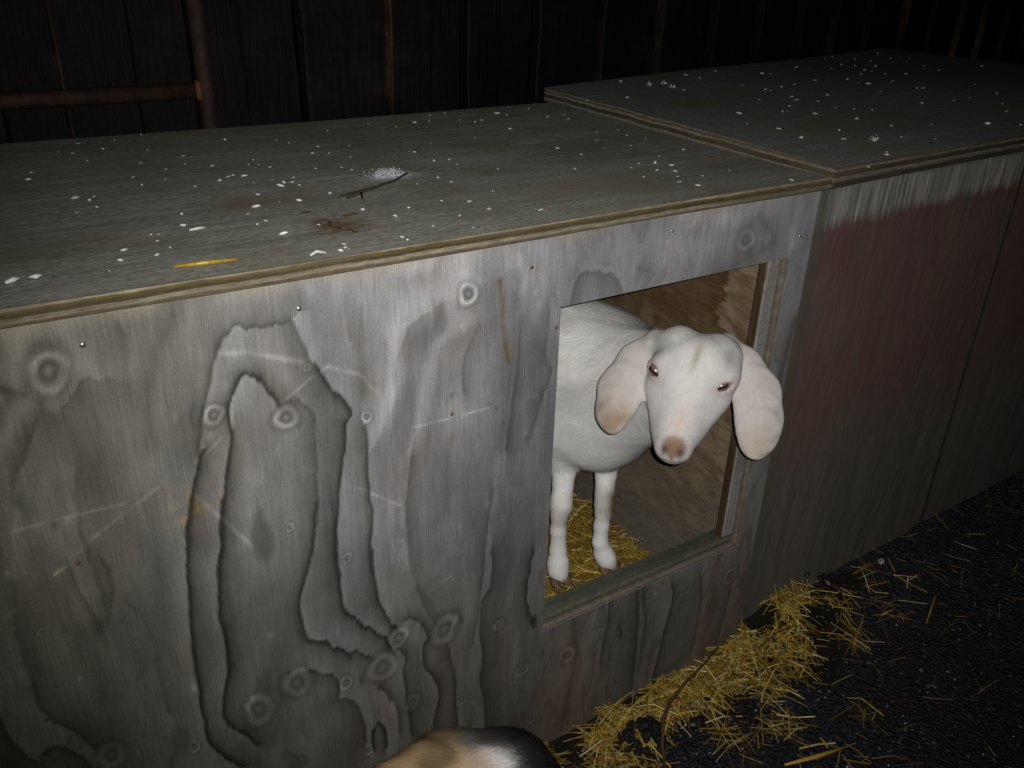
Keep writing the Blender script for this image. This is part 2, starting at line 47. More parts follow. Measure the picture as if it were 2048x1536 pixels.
GOAT = [['c',[0.9571,0.24,0.5114],0.082,[0.9576,0.26,0.6053],0.08,0.1],['c',[0.9576,0.26,0.6053],0.078,[0.9086,0.34,0.6324],0.08,0.12],['c',[0.9086,0.34,0.6324],0.078,[0.66,0.56,0.6],0.105,0.06],['c',[0.9471,0.29,0.5114],0.1,[0.68,0.56,0.48],0.125,0.06],['c',[0.68,0.55,0.53],0.12,[0.57,0.6,0.53],0.1,0.06],['c',[0.9576,0.26,0.6053],0.08,[0.9397,0.1272,0.651],0.06,0.12],['c',[0.9086,0.34,0.6324],0.045,[0.9169,0.0077,0.6821],0.04,0.1],['c',[0.9397,0.1272,0.661],0.062,[0.9225,-0.0066,0.7278],0.056,0.04],['c',[0.9571,0.24,0.5114],0.08,[0.9378,0.0216,0.6642],0.05,0.05],['e',[0.9174,-0.0286,0.751],[[0.6548,-0.7497,-0.0953],[-0.383,-0.2205,-0.8971],[-0.6516,-0.6239,0.4315]],[0.066,0.05,0.053],0.02],['e',[0.9043,-0.0266,0.7293],[[0.6548,-0.7497,-0.0953],[-0.383,-0.2205,-0.8971],[-0.6516,-0.6239,0.4315]],[0.06,0.055,0.048],0.02],['c',[0.8952,-0.0297,0.7228],0.046,[0.8619,-0.0549,0.6708],0.032,0.02],['c',[0.8619,-0.0549,0.6708],0.0315,[0.8453,-0.0659,0.6438],0.0265,0.015],['e',[0.8438,-0.0668,0.6402],[[0.6548,-0.7497,-0.0953],[-0.383,-0.2205,-0.8971],[-0.6516,-0.6239,0.4315]],[0.0285,0.024,0.026],0.012],['c',[0.8966,0.0033,0.703],0.033,[0.8588,-0.0377,0.64],0.022,0.02],['c',[0.9267,-0.0312,0.6986],0.033,[0.8751,-0.0531,0.6424],0.022,0.02],['c',[0.9247,-0.0576,0.7037],0.026,[0.8848,-0.0605,0.6624],0.018,0.025],['c',[0.8711,0.0017,0.7087],0.024,[0.858,-0.0331,0.6615],0.02,0.025],['e',[0.856,-0.0546,0.6275],[[0.6548,-0.7497,-0.0953],[-0.383,-0.2205,-0.8971],[-0.6516,-0.6239,0.4315]],[0.024,0.016,0.022],0.012],['e',[0.8664,0.0014,0.752],[[0.6548,-0.7497,-0.0953],[-0.383,-0.2205,-0.8971],[-0.6516,-0.6239,0.4315]],[0.018,0.016,0.018],0.016],['e',[0.9052,0.0093,0.7781],[[0.6548,-0.7497,-0.0953],[-0.383,-0.2205,-0.8971],[-0.6516,-0.6239,0.4315]],[0.022,0.018,0.02],0.02],['e',[0.9319,-0.0736,0.7425],[[0.6548,-0.7497,-0.0953],[-0.383,-0.2205,-0.8971],[-0.6516,-0.6239,0.4315]],[0.018,0.016,0.018],0.016],['e',[0.955,-0.0476,0.7708],[[0.6548,-0.7497,-0.0953],[-0.383,-0.2205,-0.8971],[-0.6516,-0.6239,0.4315]],[0.022,0.018,0.02],0.02],['s',[0.8158,-0.0743,0.6484],[[0.0865,-0.6263,-0.7748],[-0.7536,0.4675,-0.462],[-0.6516,-0.6239,0.4315]],[0.0028,0.0055,0.006],0.003],['s',[0.8335,-0.0945,0.6459],[[0.6993,-0.2734,0.6605],[0.2941,-0.7321,-0.6144],[-0.6516,-0.6239,0.4315]],[0.0028,0.0055,0.006],0.003],['s',[0.8243,-0.083,0.6336],[[0.6548,-0.7497,-0.0953],[-0.383,-0.2205,-0.8971],[-0.6516,-0.6239,0.4315]],[0.0012,0.012,0.006],0.002],['e',[0.8531,0.0004,0.7449],[[-0.1273,-0.9039,-0.4084],[0.3863,-0.4244,0.819],[-0.9136,-0.0535,0.4032]],[0.018,0.0125,0.01],0.01],['s',[0.8449,-0.0001,0.7485],[[-0.1273,-0.9039,-0.4084],[0.3863,-0.4244,0.819],[-0.9136,-0.0535,0.4032]],[0.0135,0.0062,0.013],0.003],['e',[0.9199,-0.0759,0.7358],[[-0.954,0.0967,-0.2837],[0.2347,-0.3475,-0.9078],[-0.1864,-0.9327,0.3088]],[0.018,0.0125,0.01],0.01],['s',[0.9182,-0.0843,0.7385],[[-0.954,0.0967,-0.2837],[0.2347,-0.3475,-0.9078],[-0.1864,-0.9327,0.3088]],[0.0135,0.0062,0.013],0.003],['c',[0.9863,0.2554,0.4407],0.046,[0.9796,0.2454,0.3757],0.0215,0.03],['c',[0.9796,0.2454,0.3757],0.0215,[0.9638,0.2254,0.337],0.019,0.007],['c',[0.9638,0.2254,0.337],0.019,[0.9604,0.2174,0.3206],0.0205,0.007],['c',[0.9604,0.2174,0.3206],0.0205,[0.9548,0.2134,0.305],0.0165,0.007],['c',[0.9548,0.2134,0.305],0.0165,[0.9492,0.2094,0.2768],0.015,0.007],['c',[0.9492,0.2094,0.2768],0.015,[0.9474,0.2074,0.2365],0.0155,0.007],['c',[0.9474,0.2074,0.2365],0.0155,[0.9556,0.2024,0.2066],0.0195,0.007],['c',[0.9556,0.2024,0.2066],0.0195,[0.9595,0.1974,0.1953],0.0195,0.007],['c',[0.9595,0.1974,0.1953],0.0195,[0.9644,0.1954,0.1841],0.019,0.007],['c',[0.904,0.2867,0.4607],0.046,[0.8901,0.2717,0.396],0.0235,0.03],['c',[0.8901,0.2717,0.396],0.0235,[0.8765,0.2547,0.3437],0.0205,0.007],['c',[0.8765,0.2547,0.3437],0.0205,[0.8706,0.2467,0.3272],0.022,0.007],['c',[0.8706,0.2467,0.3272],0.022,[0.865,0.2427,0.3119],0.0175,0.007],['c',[0.865,0.2427,0.3119],0.0175,[0.8605,0.2387,0.2787],0.016,0.007],['c',[0.8605,0.2387,0.2787],0.016,[0.8608,0.2367,0.2316],0.0165,0.007],['c',[0.8608,0.2367,0.2316],0.0165,[0.8592,0.2317,0.202],0.021,0.007],['c',[0.8592,0.2317,0.202],0.021,[0.858,0.2287,0.1862],0.0205,0.007],['c',[0.858,0.2287,0.1862],0.0205,[0.8586,0.2267,0.1755],0.02,0.007],['c',[0.54,0.6,0.5],0.08,[0.54,0.61,0.37],0.05,0.03],['c',[0.54,0.61,0.37],0.05,[0.54,0.67,0.28],0.026,0.03],['c',[0.54,0.67,0.28],0.026,[0.54,0.655,0.2],0.019,0.03],['c',[0.54,0.655,0.2],0.019,[0.54,0.645,0.15],0.024,0.03],['c',[0.66,0.6,0.5],0.08,[0.66,0.61,0.37],0.05,0.03],['c',[0.66,0.61,0.37],0.05,[0.66,0.67,0.28],0.026,0.03],['c',[0.66,0.67,0.28],0.026,[0.66,0.655,0.2],0.019,0.03],['c',[0.66,0.655,0.2],0.019,[0.66,0.645,0.15],0.024,0.03],['c',[0.52,0.66,0.58],0.03,[0.5,0.7,0.5],0.015,0.03],['c',[0.9107,0.0167,0.7784],0.022,[0.8839,0.0473,0.7643],0.016,0.02],['c',[0.9526,-0.0313,0.7723],0.022,[0.9805,-0.0284,0.7659],0.016,0.02]]
EARS = [[[[0.8995,0.0256,0.7784],0.0124,[-0.8764,-0.3619,0.3177],[0.1019,0.5054,0.8568]],[[0.887,0.0464,0.7676],0.0216,[-0.7638,-0.4794,0.4322],[-0.0892,0.7416,0.6649]],[[0.8587,0.0555,0.7396],0.0341,[-0.6444,-0.4488,0.6191],[-0.3023,0.8932,0.3329]],[[0.8235,0.0489,0.7033],0.0413,[-0.6561,-0.3782,0.6531],[-0.411,0.9049,0.1111]],[[0.8049,0.0389,0.6758],0.0346,[-0.7069,-0.3532,0.6129],[-0.4718,0.8809,-0.0365]],[[0.7958,0.0323,0.6618],0.0271,[-0.7737,-0.3684,0.5154],[-0.5356,0.8149,-0.2216]],[[0.7943,0.0249,0.65],0.0156,[-0.8124,-0.4432,0.379],[-0.573,0.7276,-0.3772]]],[[[0.9525,-0.0135,0.7786],0.0116,[-0.2628,-0.8942,0.3624],[-0.4282,-0.2285,-0.8743]],[[0.9795,-0.0255,0.7685],0.021,[-0.4056,-0.8184,0.4072],[-0.6668,-0.0398,-0.7441]],[[0.9949,-0.0523,0.7427],0.0337,[-0.4758,-0.668,0.5722],[-0.8539,0.1948,-0.4826]],[[0.9977,-0.0876,0.7112],0.0412,[-0.4261,-0.6458,0.6336],[-0.9013,0.3636,-0.2355]],[[0.9882,-0.1095,0.68],0.0402,[-0.3846,-0.6933,0.6095],[-0.8645,0.5021,0.0256]],[[0.9767,-0.1213,0.6596],0.0367,[-0.4027,-0.7402,0.5385],[-0.806,0.5655,0.1746]],[[0.9687,-0.1258,0.6429],0.0284,[-0.4621,-0.7778,0.4261],[-0.7705,0.59,0.2414]],[[0.9642,-0.1274,0.6349],0.0167,[-0.4727,-0.7767,0.4163],[-0.7405,0.6062,0.2901]]]]
EYES = [[[0.8515,0.0003,0.7456],[-0.1273,-0.9039,-0.4084],[0.3863,-0.4244,0.819],[-0.9136,-0.0535,0.4032]],[[0.9195,-0.0776,0.7363],[-0.954,0.0967,-0.2837],[0.2347,-0.3475,-0.9078],[-0.1864,-0.9327,0.3088]]]
HOOF = [[0.9644,0.1954,0.1841],[0.8586,0.2267,0.1755]]
GCOL = {'nose': [0.8305,-0.0832,0.6566],'muz': [0.8339,-0.0774,0.6771],'whorl': [0.882,-0.0485,0.7799],'budL': [0.879,0.0158,0.7988],'budR': [0.9497,-0.0652,0.7885],'crown': [0.9284,-0.0119,0.8102],'tipL': [0.7943,0.0288,0.6593],'tipR': [0.9652,-0.1275,0.6402],'earRin': [0.9594,-0.069,0.7324],'knR': [0.9746,0.2154,0.3206],'knL': [0.8857,0.2467,0.3082]}
HEADAX = [[0.8698,-0.0556,0.7512],[0.6548,-0.7497,-0.0953],[-0.383,-0.2205,-0.8971],[-0.6516,-0.6239,0.4315]]
RUNOFF = [(0.5547, 0.948), (0.5575, 0.927), (0.5616, 0.9011), (0.5634, 0.8794), (0.5679, 0.8456), (0.5709, 0.8249)]

# ------------------------------------------------------------------ helpers
def tag(o, label=None, cat=None, group=None, kind=None):
    if label: o['label'] = label
    if cat: o['category'] = cat
    if group: o['group'] = group
    if kind: o['kind'] = kind
    return o
def link(name, me, mat=None, parent=None, smooth=False):
    o = bpy.data.objects.new(name, me); COLL.objects.link(o)
    if mat is not None and not me.materials: me.materials.append(mat)
    if parent is not None:
        o.parent = parent; o.matrix_parent_inverse = Matrix.Translation(-parent_loc(parent))
    if smooth:
        me.polygons.foreach_set('use_smooth', np.ones(len(me.polygons), bool))
    return o
def parent_loc(p):
    v = Vector(p.location)
    while p.parent: p = p.parent; v = v if p is None else v
    return v if not p.get('_child') else v
def empty(name, loc):
    o = bpy.data.objects.new(name, None); COLL.objects.link(o); o.location = loc; o.empty_display_size = .1
    return o
def mesh(name, v, f):
    me = bpy.data.meshes.new(name); me.from_pydata([tuple(map(float, a)) for a in v], [], [tuple(map(int, a)) for a in f]); me.update(); return me
def fast_mesh(name, v, quads):
    v = np.asarray(v, np.float32); quads = np.asarray(quads, np.int32); n = quads.shape[1]
    me = bpy.data.meshes.new(name)
    me.vertices.add(len(v)); me.vertices.foreach_set('co', v.ravel())
    me.loops.add(quads.size); me.loops.foreach_set('vertex_index', quads.ravel())
    me.polygons.add(len(quads)); me.polygons.foreach_set('loop_start', np.arange(0, quads.size, n, dtype=np.int32))
    me.update(calc_edges=True); me.validate(); return me
def set_col(me, c, name='Col'):
    a = me.color_attributes.new(name, 'FLOAT_COLOR', 'POINT')
    c = np.asarray(c, np.float32)
    if c.shape[1] == 3: c = np.c_[c, np.ones(len(c), np.float32)]
    a.data.foreach_set('color', c.ravel())
class MB:
    """collects boxes, bars and tubes for one mesh"""
    def __init__(s): s.v = []; s.f = []
    def add(s, v, f):
        b = len(s.v); s.v += [tuple(a) for a in v]; s.f += [tuple(b + i for i in q) for q in f]
    def box(s, lo, hi, jit=0, bev=.0015):
        x0, y0, z0 = lo; x1, y1, z1 = hi; b = min(bev, (x1-x0)*.3, (y1-y0)*.3, (z1-z0)*.3)
        ring = lambda z, d: [(x0+d, y0+d, z), (x1-d, y0+d, z), (x1-d, y1-d, z), (x0+d, y1-d, z)]
        def oct_(z, d):
            e = b if d == 0 else b
            return [(x0+d+e, y0+d, z), (x1-d-e, y0+d, z), (x1-d, y0+d+e, z), (x1-d, y1-d-e, z), (x1-d-e, y1-d, z), (x0+d+e, y1-d, z), (x0+d, y1-d-e, z), (x0+d, y0+d+e, z)]
        L = [oct_(z0, b*.8), oct_(z0+b, 0), oct_(z1-b, 0), oct_(z1, b*.8)]
        v = [tuple(c + (random.random()-.5)*jit for c in p) for r in L for p in r]; f = [tuple(range(7, -1, -1)), tuple(range(24, 32))]
        for k in range(3):
            for i in range(8):
                j = (i+1) % 8; f.append((k*8+i, k*8+j, k*8+8+j, k*8+8+i))
        s.add(v, f)
    def tube(s, pts, rad, n=8):
        pts = [Vector(p) for p in pts]; v = []; f = []
        for i, p in enumerate(pts):
            t = (pts[min(i+1, len(pts)-1)] - pts[max(i-1, 0)]).normalized()
            a = t.cross(Vector((0, 0, 1)) if abs(t.z) < .9 else Vector((1, 0, 0))).normalized(); b = t.cross(a)
            r = rad[i] if isinstance(rad, (list, tuple)) else rad
            v += [p + (a*math.cos(2*math.pi*k/n) + b*math.sin(2*math.pi*k/n))*r for k in range(n)]
        for i in range(len(pts)-1):
            for k in range(n): f.append((i*n+k, i*n+(k+1) % n, (i+1)*n+(k+1) % n, (i+1)*n+k))
        f += [tuple(range(n-1, -1, -1)), tuple((len(pts)-1)*n+k for k in range(n))]
        s.add(v, f)
    def build(s, name, mat, parent=None, smooth=False):
        return link(name, mesh(name, s.v, s.f), mat, parent, smooth)
GRID = {}
def vnoise(x, y, seed=0, n=256):
    g = GRID.get(seed)
    if g is None: g = GRID[seed] = np.random.default_rng(seed).random((n, n), dtype=np.float32)
    x0 = np.floor(x).astype(int); y0 = np.floor(y).astype(int); fx = x-x0; fy = y-y0
    fx = fx*fx*(3-2*fx); fy = fy*fy*(3-2*fy)
    G = lambda a, b: g[a % n, b % n]
    return (G(x0, y0)*(1-fx)+G(x0+1, y0)*fx)*(1-fy)+(G(x0, y0+1)*(1-fx)+G(x0+1, y0+1)*fx)*fy
def fbm(x, y, seed=0, o=4):
    r = 0; a = .5
    for k in range(o): r = r+a*vnoise(x*2**k, y*2**k, seed+k); a *= .5
    return r
# ---- node materials
class Mat:
    def __init__(s, name, rough=.8, spec=.3):
        s.m = bpy.data.materials.new(name); s.m.use_nodes = True; s.t = s.m.node_tree; s.n = s.t.nodes; s.b = s.n['Principled BSDF']
        s.b.inputs['Roughness'].default_value = rough; s.b.inputs['Specular IOR Level'].default_value = spec
    def node(s, kind, **kw):
        n = s.n.new('ShaderNode'+kind)
        for k, v in kw.items():
            if k in n.inputs: n.inputs[k].default_value = v
            else: setattr(n, k, v)
        return n
    def l(s, a, b): s.t.links.new(a, b)
    def coord(s, scale):
        tc = s.node('TexCoord'); mp = s.node('Mapping'); mp.inputs['Scale'].default_value = scale; s.l(tc.outputs['Object'], mp.inputs['Vector']); return mp.outputs[0]
    def noise(s, scale, detail=4, rough=.55, sc=(1, 1, 1), dist=0):
        n = s.node('TexNoise'); n.inputs['Scale'].default_value = scale; n.inputs['Detail'].default_value = detail; n.inputs['Roughness'].default_value = rough; n.inputs['Distortion'].default_value = dist
        s.l(s.coord(sc), n.inputs['Vector']); return n.outputs['Fac']
    def ramp(s, fac, stops):
        r = s.node('ValToRGB'); e = r.color_ramp.elements
        while len(e) < len(stops): e.new(.5)
        for q, (p, c) in zip(e, stops): q.position = p; q.color = (*c, 1) if len(c) == 3 else c
        s.l(fac, r.inputs[0]); return r.outputs[0]
    def mix(s, fac, a, b, mode='MIX'):
        m = s.node('Mix', data_type='RGBA', blend_type=mode)
        for v, i in ((fac, 0), (a, 6), (b, 7)):
            if isinstance(v, (int, float)): m.inputs[i].default_value = v
            elif isinstance(v, tuple): m.inputs[i].default_value = (*v, 1)
            else: s.l(v, m.inputs[i])
        return m.outputs[2]
    def math(s, op, a, b=0):
        m = s.node('Math', operation=op)
        for v, i in ((a, 0), (b, 1)):
            if isinstance(v, (int, float)): m.inputs[i].default_value = v
            else: s.l(v, m.inputs[i])
        return m.outputs[0]
    def attr(s, name='Col'):
        a = s.node('Attribute', attribute_name=name); return a
    def bump(s, h, strength=.3, dist=.002, prev=None):
        b = s.node('Bump'); b.inputs['Strength'].default_value = strength; b.inputs['Distance'].default_value = dist; s.l(h, b.inputs['Height'])
        if prev is not None: s.l(prev, b.inputs['Normal'])
        s.l(b.outputs[0], s.b.inputs['Normal']); return b.outputs[0]
    def col(s, c):
        if isinstance(c, tuple): s.b.inputs['Base Color'].default_value = (*c, 1)
        else: s.l(c, s.b.inputs['Base Color'])
        return s.m
def g3(v): return (v, v, v)

# front plywood: traced figure in the attribute, fine fibre on top
def ply_mat():
    k = Mat('weathered_plywood', .82, .25); a = k.attr()
    fib = k.noise(1, 5, .6, (620, 40, 22)); fib2 = k.noise(1, 3, .6, (150, 20, 5)); blot = k.noise(9, 5, .6)
    c = k.mix(1.0, a.outputs['Color'], k.ramp(fib, [(.25, g3(.72)), (.5, g3(1.0)), (.8, g3(1.26))]), 'MULTIPLY')
    c = k.mix(1.0, c, k.ramp(fib2, [(.3, g3(.90)), (.7, g3(1.08))]), 'MULTIPLY')
    c = k.mix(1.0, c, k.ramp(blot, [(.3, (.93, .90, .86)), (.6, (1.04, 1.04, 1.05))]), 'MULTIPLY')
    c = k.mix(.5, c, k.ramp(k.noise(330, 2, .6), [(.3, g3(.75)), (.6, g3(1.06)), (.75, g3(1.25))]), 'MULTIPLY')
    h = k.math('ADD', k.math('MULTIPLY', fib, .5), k.math('MULTIPLY', a.outputs['Alpha'], 2.2))
    k.bump(h, .55, .0016); return k.col(c)
def wood(name, base, dark, axis, rough=.8, stain=None, spec=.25, contrast=1.0, streak=1.0, spots_=()):
    """weathered boards with the grain along one axis"""
    k = Mat(name, rough, spec); sc = [170*streak, 170*streak, 170*streak]; sc[axis] = 5; sb = [34, 34, 34]; sb[axis] = 1.6
    f = k.noise(1, 6, .65, tuple(sc)); b = k.noise(1, 4, .6, tuple(sb), .6); p = k.noise(6, 6, .65); ss = [260, 260, 260]; ss[axis] = 110; sp = k.noise(1, 2, .6, tuple(ss))
    c = k.mix(k.ramp(b, [(.35, g3(0)), (.65, g3(1))]), base, dark)
    c = k.mix(1.0, c, k.ramp(f, [(.25, g3(1-.4*contrast)), (.5, g3(1)), (.8, g3(1+.3*contrast))]), 'MULTIPLY')
    c = k.mix(.6, c, k.ramp(sp, [(.30, g3(.45)), (.5, g3(1.0)), (.74, g3(1.6))]), 'MULTIPLY')
    if stain: c = k.mix(k.ramp(p, [(.46, g3(0)), (.66, g3(.8))]), c, stain)
    for (cx, cy, rx, ry, cc, amt) in spots_:
        tc = k.node('TexCoord'); mp = k.node('Mapping'); mp.inputs['Location'].default_value = (-cx/rx, -cy/ry, 0); mp.inputs['Scale'].default_value = (1/rx, 1/ry, 0); k.l(tc.outputs['Object'], mp.inputs['Vector'])
        ln = k.node('VectorMath', operation='LENGTH'); k.l(mp.outputs[0], ln.inputs[0]); nz = k.noise(1, 5, .7, (60, 110, 1))
        d = k.math('ADD', ln.outputs['Value'], k.math('MULTIPLY', k.math('SUBTRACT', nz, .5), 3.2)); c = k.mix(k.ramp(k.math('MULTIPLY', d, .5), [(.15, g3(amt)), (.62, g3(0))]), c, cc)
    k.bump(f, .4, .0012); return k.col(c)
def edge_ply(name, bands, axis=2):
    """cut edge of plywood: light and dark plies by height (bands: metres from bottom, colour)"""
    k = Mat(name, .85, .2); tc = k.node('TexCoord'); sp = k.node('SeparateXYZ'); k.l(tc.outputs['Object'], sp.inputs[0])
    w = k.noise(14, 4, .6); z = k.math('ADD', sp.outputs[axis], k.math('MULTIPLY', k.math('SUBTRACT', w, .5), .006))
    lo, hi = bands[0][0], bands[-1][0]
    t = k.math('DIVIDE', k.math('SUBTRACT', z, lo), hi-lo)
    c = k.ramp(t, [((q-lo)/(hi-lo), cc) for q, cc in bands])
    c = k.mix(1.0, c, k.ramp(k.noise(1, 5, .7, (60, 60, 300)), [(.3, g3(.55)), (.7, g3(1.3))]), 'MULTIPLY'); c = k.mix(k.ramp(k.noise(1, 4, .6, (5, 5, 30)), [(.46, g3(0)), (.64, g3(.55))]), c, (.095, .08, .045))
    k.bump(k.noise(1, 5, .7, (90, 90, 300)), .5, .002); return k.col(c)

MAT = {}
MAT['ply'] = ply_mat()
MAT['lid'] = wood('grey_lid_plywood', (.30, .295, .25), (.215, .222, .195), 0, .8, (.19, .18, .125), .2, .9, 1, [(.378, .105, .042, .045, (.13, .075, .03), .85), (.545, .30, .055, .022, (.52, .52, .53), .85), (.47, .335, .10, .012, (.40, .40, .40), .6), (.70, .34, .10, .03, (.36, .36, .36), .45), (.02, .16, .12, .05, (.15, .145, .10), .7), (.30, .25, .05, .03, (.18, .165, .10), .7), (.80, .12, .14, .05, (.25, .235, .16), .7), (.95, .35, .10, .06, (.19, .185, .13), .7)])
MAT['lid2'] = wood('grey_lid_plywood_cool', (.255, .265, .262), (.20, .205, .20), 0, .8, (.20, .20, .13), .2, .7)
MAT['algae'] = wood('algae_green_timber', (.105, .108, .080), (.07, .075, .055), 0, .75, (.055, .06, .036), .25, .8)
MAT['stud'] = wood('pale_stud', (.27, .26, .245), (.19, .185, .17), 2, .8, (.14, .13, .10), .25, .9)
MAT['ledge'] = edge_ply('lid_cut_edge', [(-.02, (.10, .08, .05)), (-.0165, (.13, .10, .06)), (-.015, (.25, .22, .16)), (-.0115, (.21, .185, .13)), (-.010, (.06, .045, .022)), (-.004, (.10, .075, .035)), (-.0025, (.26, .22, .14)), (0, (.26, .23, .15))])
MAT['ledge2'] = edge_ply('thick_lid_cut_edge', [(-.034, (.05, .045, .03)), (-.026, (.24, .22, .18)), (-.024, (.05, .045, .03)), (-.017, (.055, .05, .03)), (-.015, (.24, .22, .17)), (-.010, (.06, .05, .03)), (-.006, (.2, .18, .13)), (-.004, (.05, .05, .03)), (0, (.14, .135, .1))])

# ------------------------------------------------------------------ ground
def ground_mat():
    k = Mat('wet_black_grit', .75, .25)
    n = k.noise(90, 6, .75); n2 = k.noise(4, 5, .6); v = k.node('TexVoronoi'); v.inputs['Scale'].default_value = 130; k.l(k.coord((1, 1, 1)), v.inputs['Vector'])
    c = k.ramp(n, [(.3, (.011, .011, .014)), (.55, (.034, .034, .043)), (.72, (.085, .085, .10))])
    c = k.mix(k.ramp(n2, [(.45, g3(0)), (.7, g3(.6))]), c, (.03, .022, .012))
    wet = k.ramp(k.noise(40, 3, .7), [(.45, g3(.75)), (.62, g3(.22))]); k.l(wet, k.b.inputs['Roughness'])
    h = k.math('ADD', n, k.math('MULTIPLY', v.outputs['Distance'], 1.2)); k.bump(h, 1.0, .010); return k.col(c)
def ground():
    # fine sheet near the hut, stretched rings out to the horizon
    a = np.r_[-60, -20, -6, np.arange(-1.6, 4.2, .012), 7, 20, 60]; b = np.r_[-60, -20, -6, np.arange(-1.6, .06, .012), .4, 1.6, 6, 60]
    X, Y = np.meshgrid(a, b, indexing='ij'); Z = (fbm(X*9, Y*9, 11, 4)-.47)*.030+(vnoise(X*70, Y*70, 5)-.5)*.007
    Z = np.where(np.abs(X) > 5, 0, Z)-.006
    Z += .045*np.exp(-((Y-.05)/.10)**2)*np.clip((X-1.1)*6, 0, 1)*np.clip((2.9-X)*.9, 0, 1)
    i = np.arange(X.size).reshape(X.shape); q = np.stack([i[:-1, :-1], i[1:, :-1], i[1:, 1:], i[:-1, 1:]], -1).reshape(-1, 4)
    me = fast_mesh('ground', np.stack([X, Y, Z], -1).reshape(-1, 3), q)
    tag(link('ground', me, ground_mat(), None, True), 'dark wet gritty ground in front of the huts', kind='structure')
ground()
def gravel():
    k = Mat('wet_stones', .35, .5); k.col(k.ramp(k.noise(30, 2), [(.35, (.02, .02, .024)), (.6, (.07, .068, .075)), (.75, (.15, .145, .15))]))
    base = [(0, 0, 1), (.95, 0, .2), (.3, .9, .25), (-.8, .55, .2), (-.75, -.6, .25), (.35, -.9, .2), (.2, .1, -.6)]
    fs = [(0, 1, 2), (0, 2, 3), (0, 3, 4), (0, 4, 5), (0, 5, 1), (6, 2, 1), (6, 3, 2), (6, 4, 3), (6, 5, 4), (6, 1, 5)]
    V = []; F = []
    for n in range(5200):
        x = rng.uniform(.3, 3.2); y = rng.uniform(-.95, .10)
        r = rng.uniform(.0016, .0045)*(1.8 if rng.random() < .05 else 1); A = rng.uniform(0, 6.3); b = len(V)
        for p in base:
            c = np.array(p)*r*(1+rng.uniform(-.25, .25)); V.append((x+c[0]*math.cos(A)-c[1]*math.sin(A), y+c[0]*math.sin(A)+c[1]*math.cos(A), .002+c[2]*.8+gz(x, y)))
        F += [tuple(b+i for i in f) for f in fs]
    tag(link('gravel', mesh('gravel', V, F), k.m), 'fine wet black gravel glinting on the ground', kind='stuff')
def gz(x, y):
    X = np.array([x]); Y = np.array([y])
    return float(((fbm(X*9, Y*9, 11, 4)-.47)*.030+(vnoise(X*70, Y*70, 5)-.5)*.007)[0])-.006+.045*math.exp(-((y-.05)/.10)**2)*min(max((x-1.1)*6, 0), 1)*min(max((2.9-x)*.9, 0), 1)
gravel()

# ------------------------------------------------------------------ left hut
XL, XD, ZB, ZT, XR, X0 = .657, 1.126, .294, .891, 1.175, -.50
DEP = .774
hut = tag(empty('goat_hut', (.35, .38, 0)), 'grey weathered plywood goat hut with a square doorway a white kid looks out of', 'animal hut')
def polydist(px, pz, pts):
    """distance to a polyline and the side (+ = left of travel)"""
    best = np.full(px.shape, 1e9, np.float32); side = np.zeros(px.shape, np.float32)
    for (ax, az), (bx, bz) in zip(pts, pts[1:]):
        dx, dz = bx-ax, bz-az; L2 = dx*dx+dz*dz+1e-12
        t = np.clip(((px-ax)*dx+(pz-az)*dz)/L2, 0, 1); ex = px-ax-t*dx; ez = pz-az-t*dz; d = np.hypot(ex, ez)
        cr = dx*(pz-az)-dz*(px-ax); m = d < best-1e-7
        side = np.where(m, np.sign(cr), side); best = np.minimum(best, d)
    return best, side
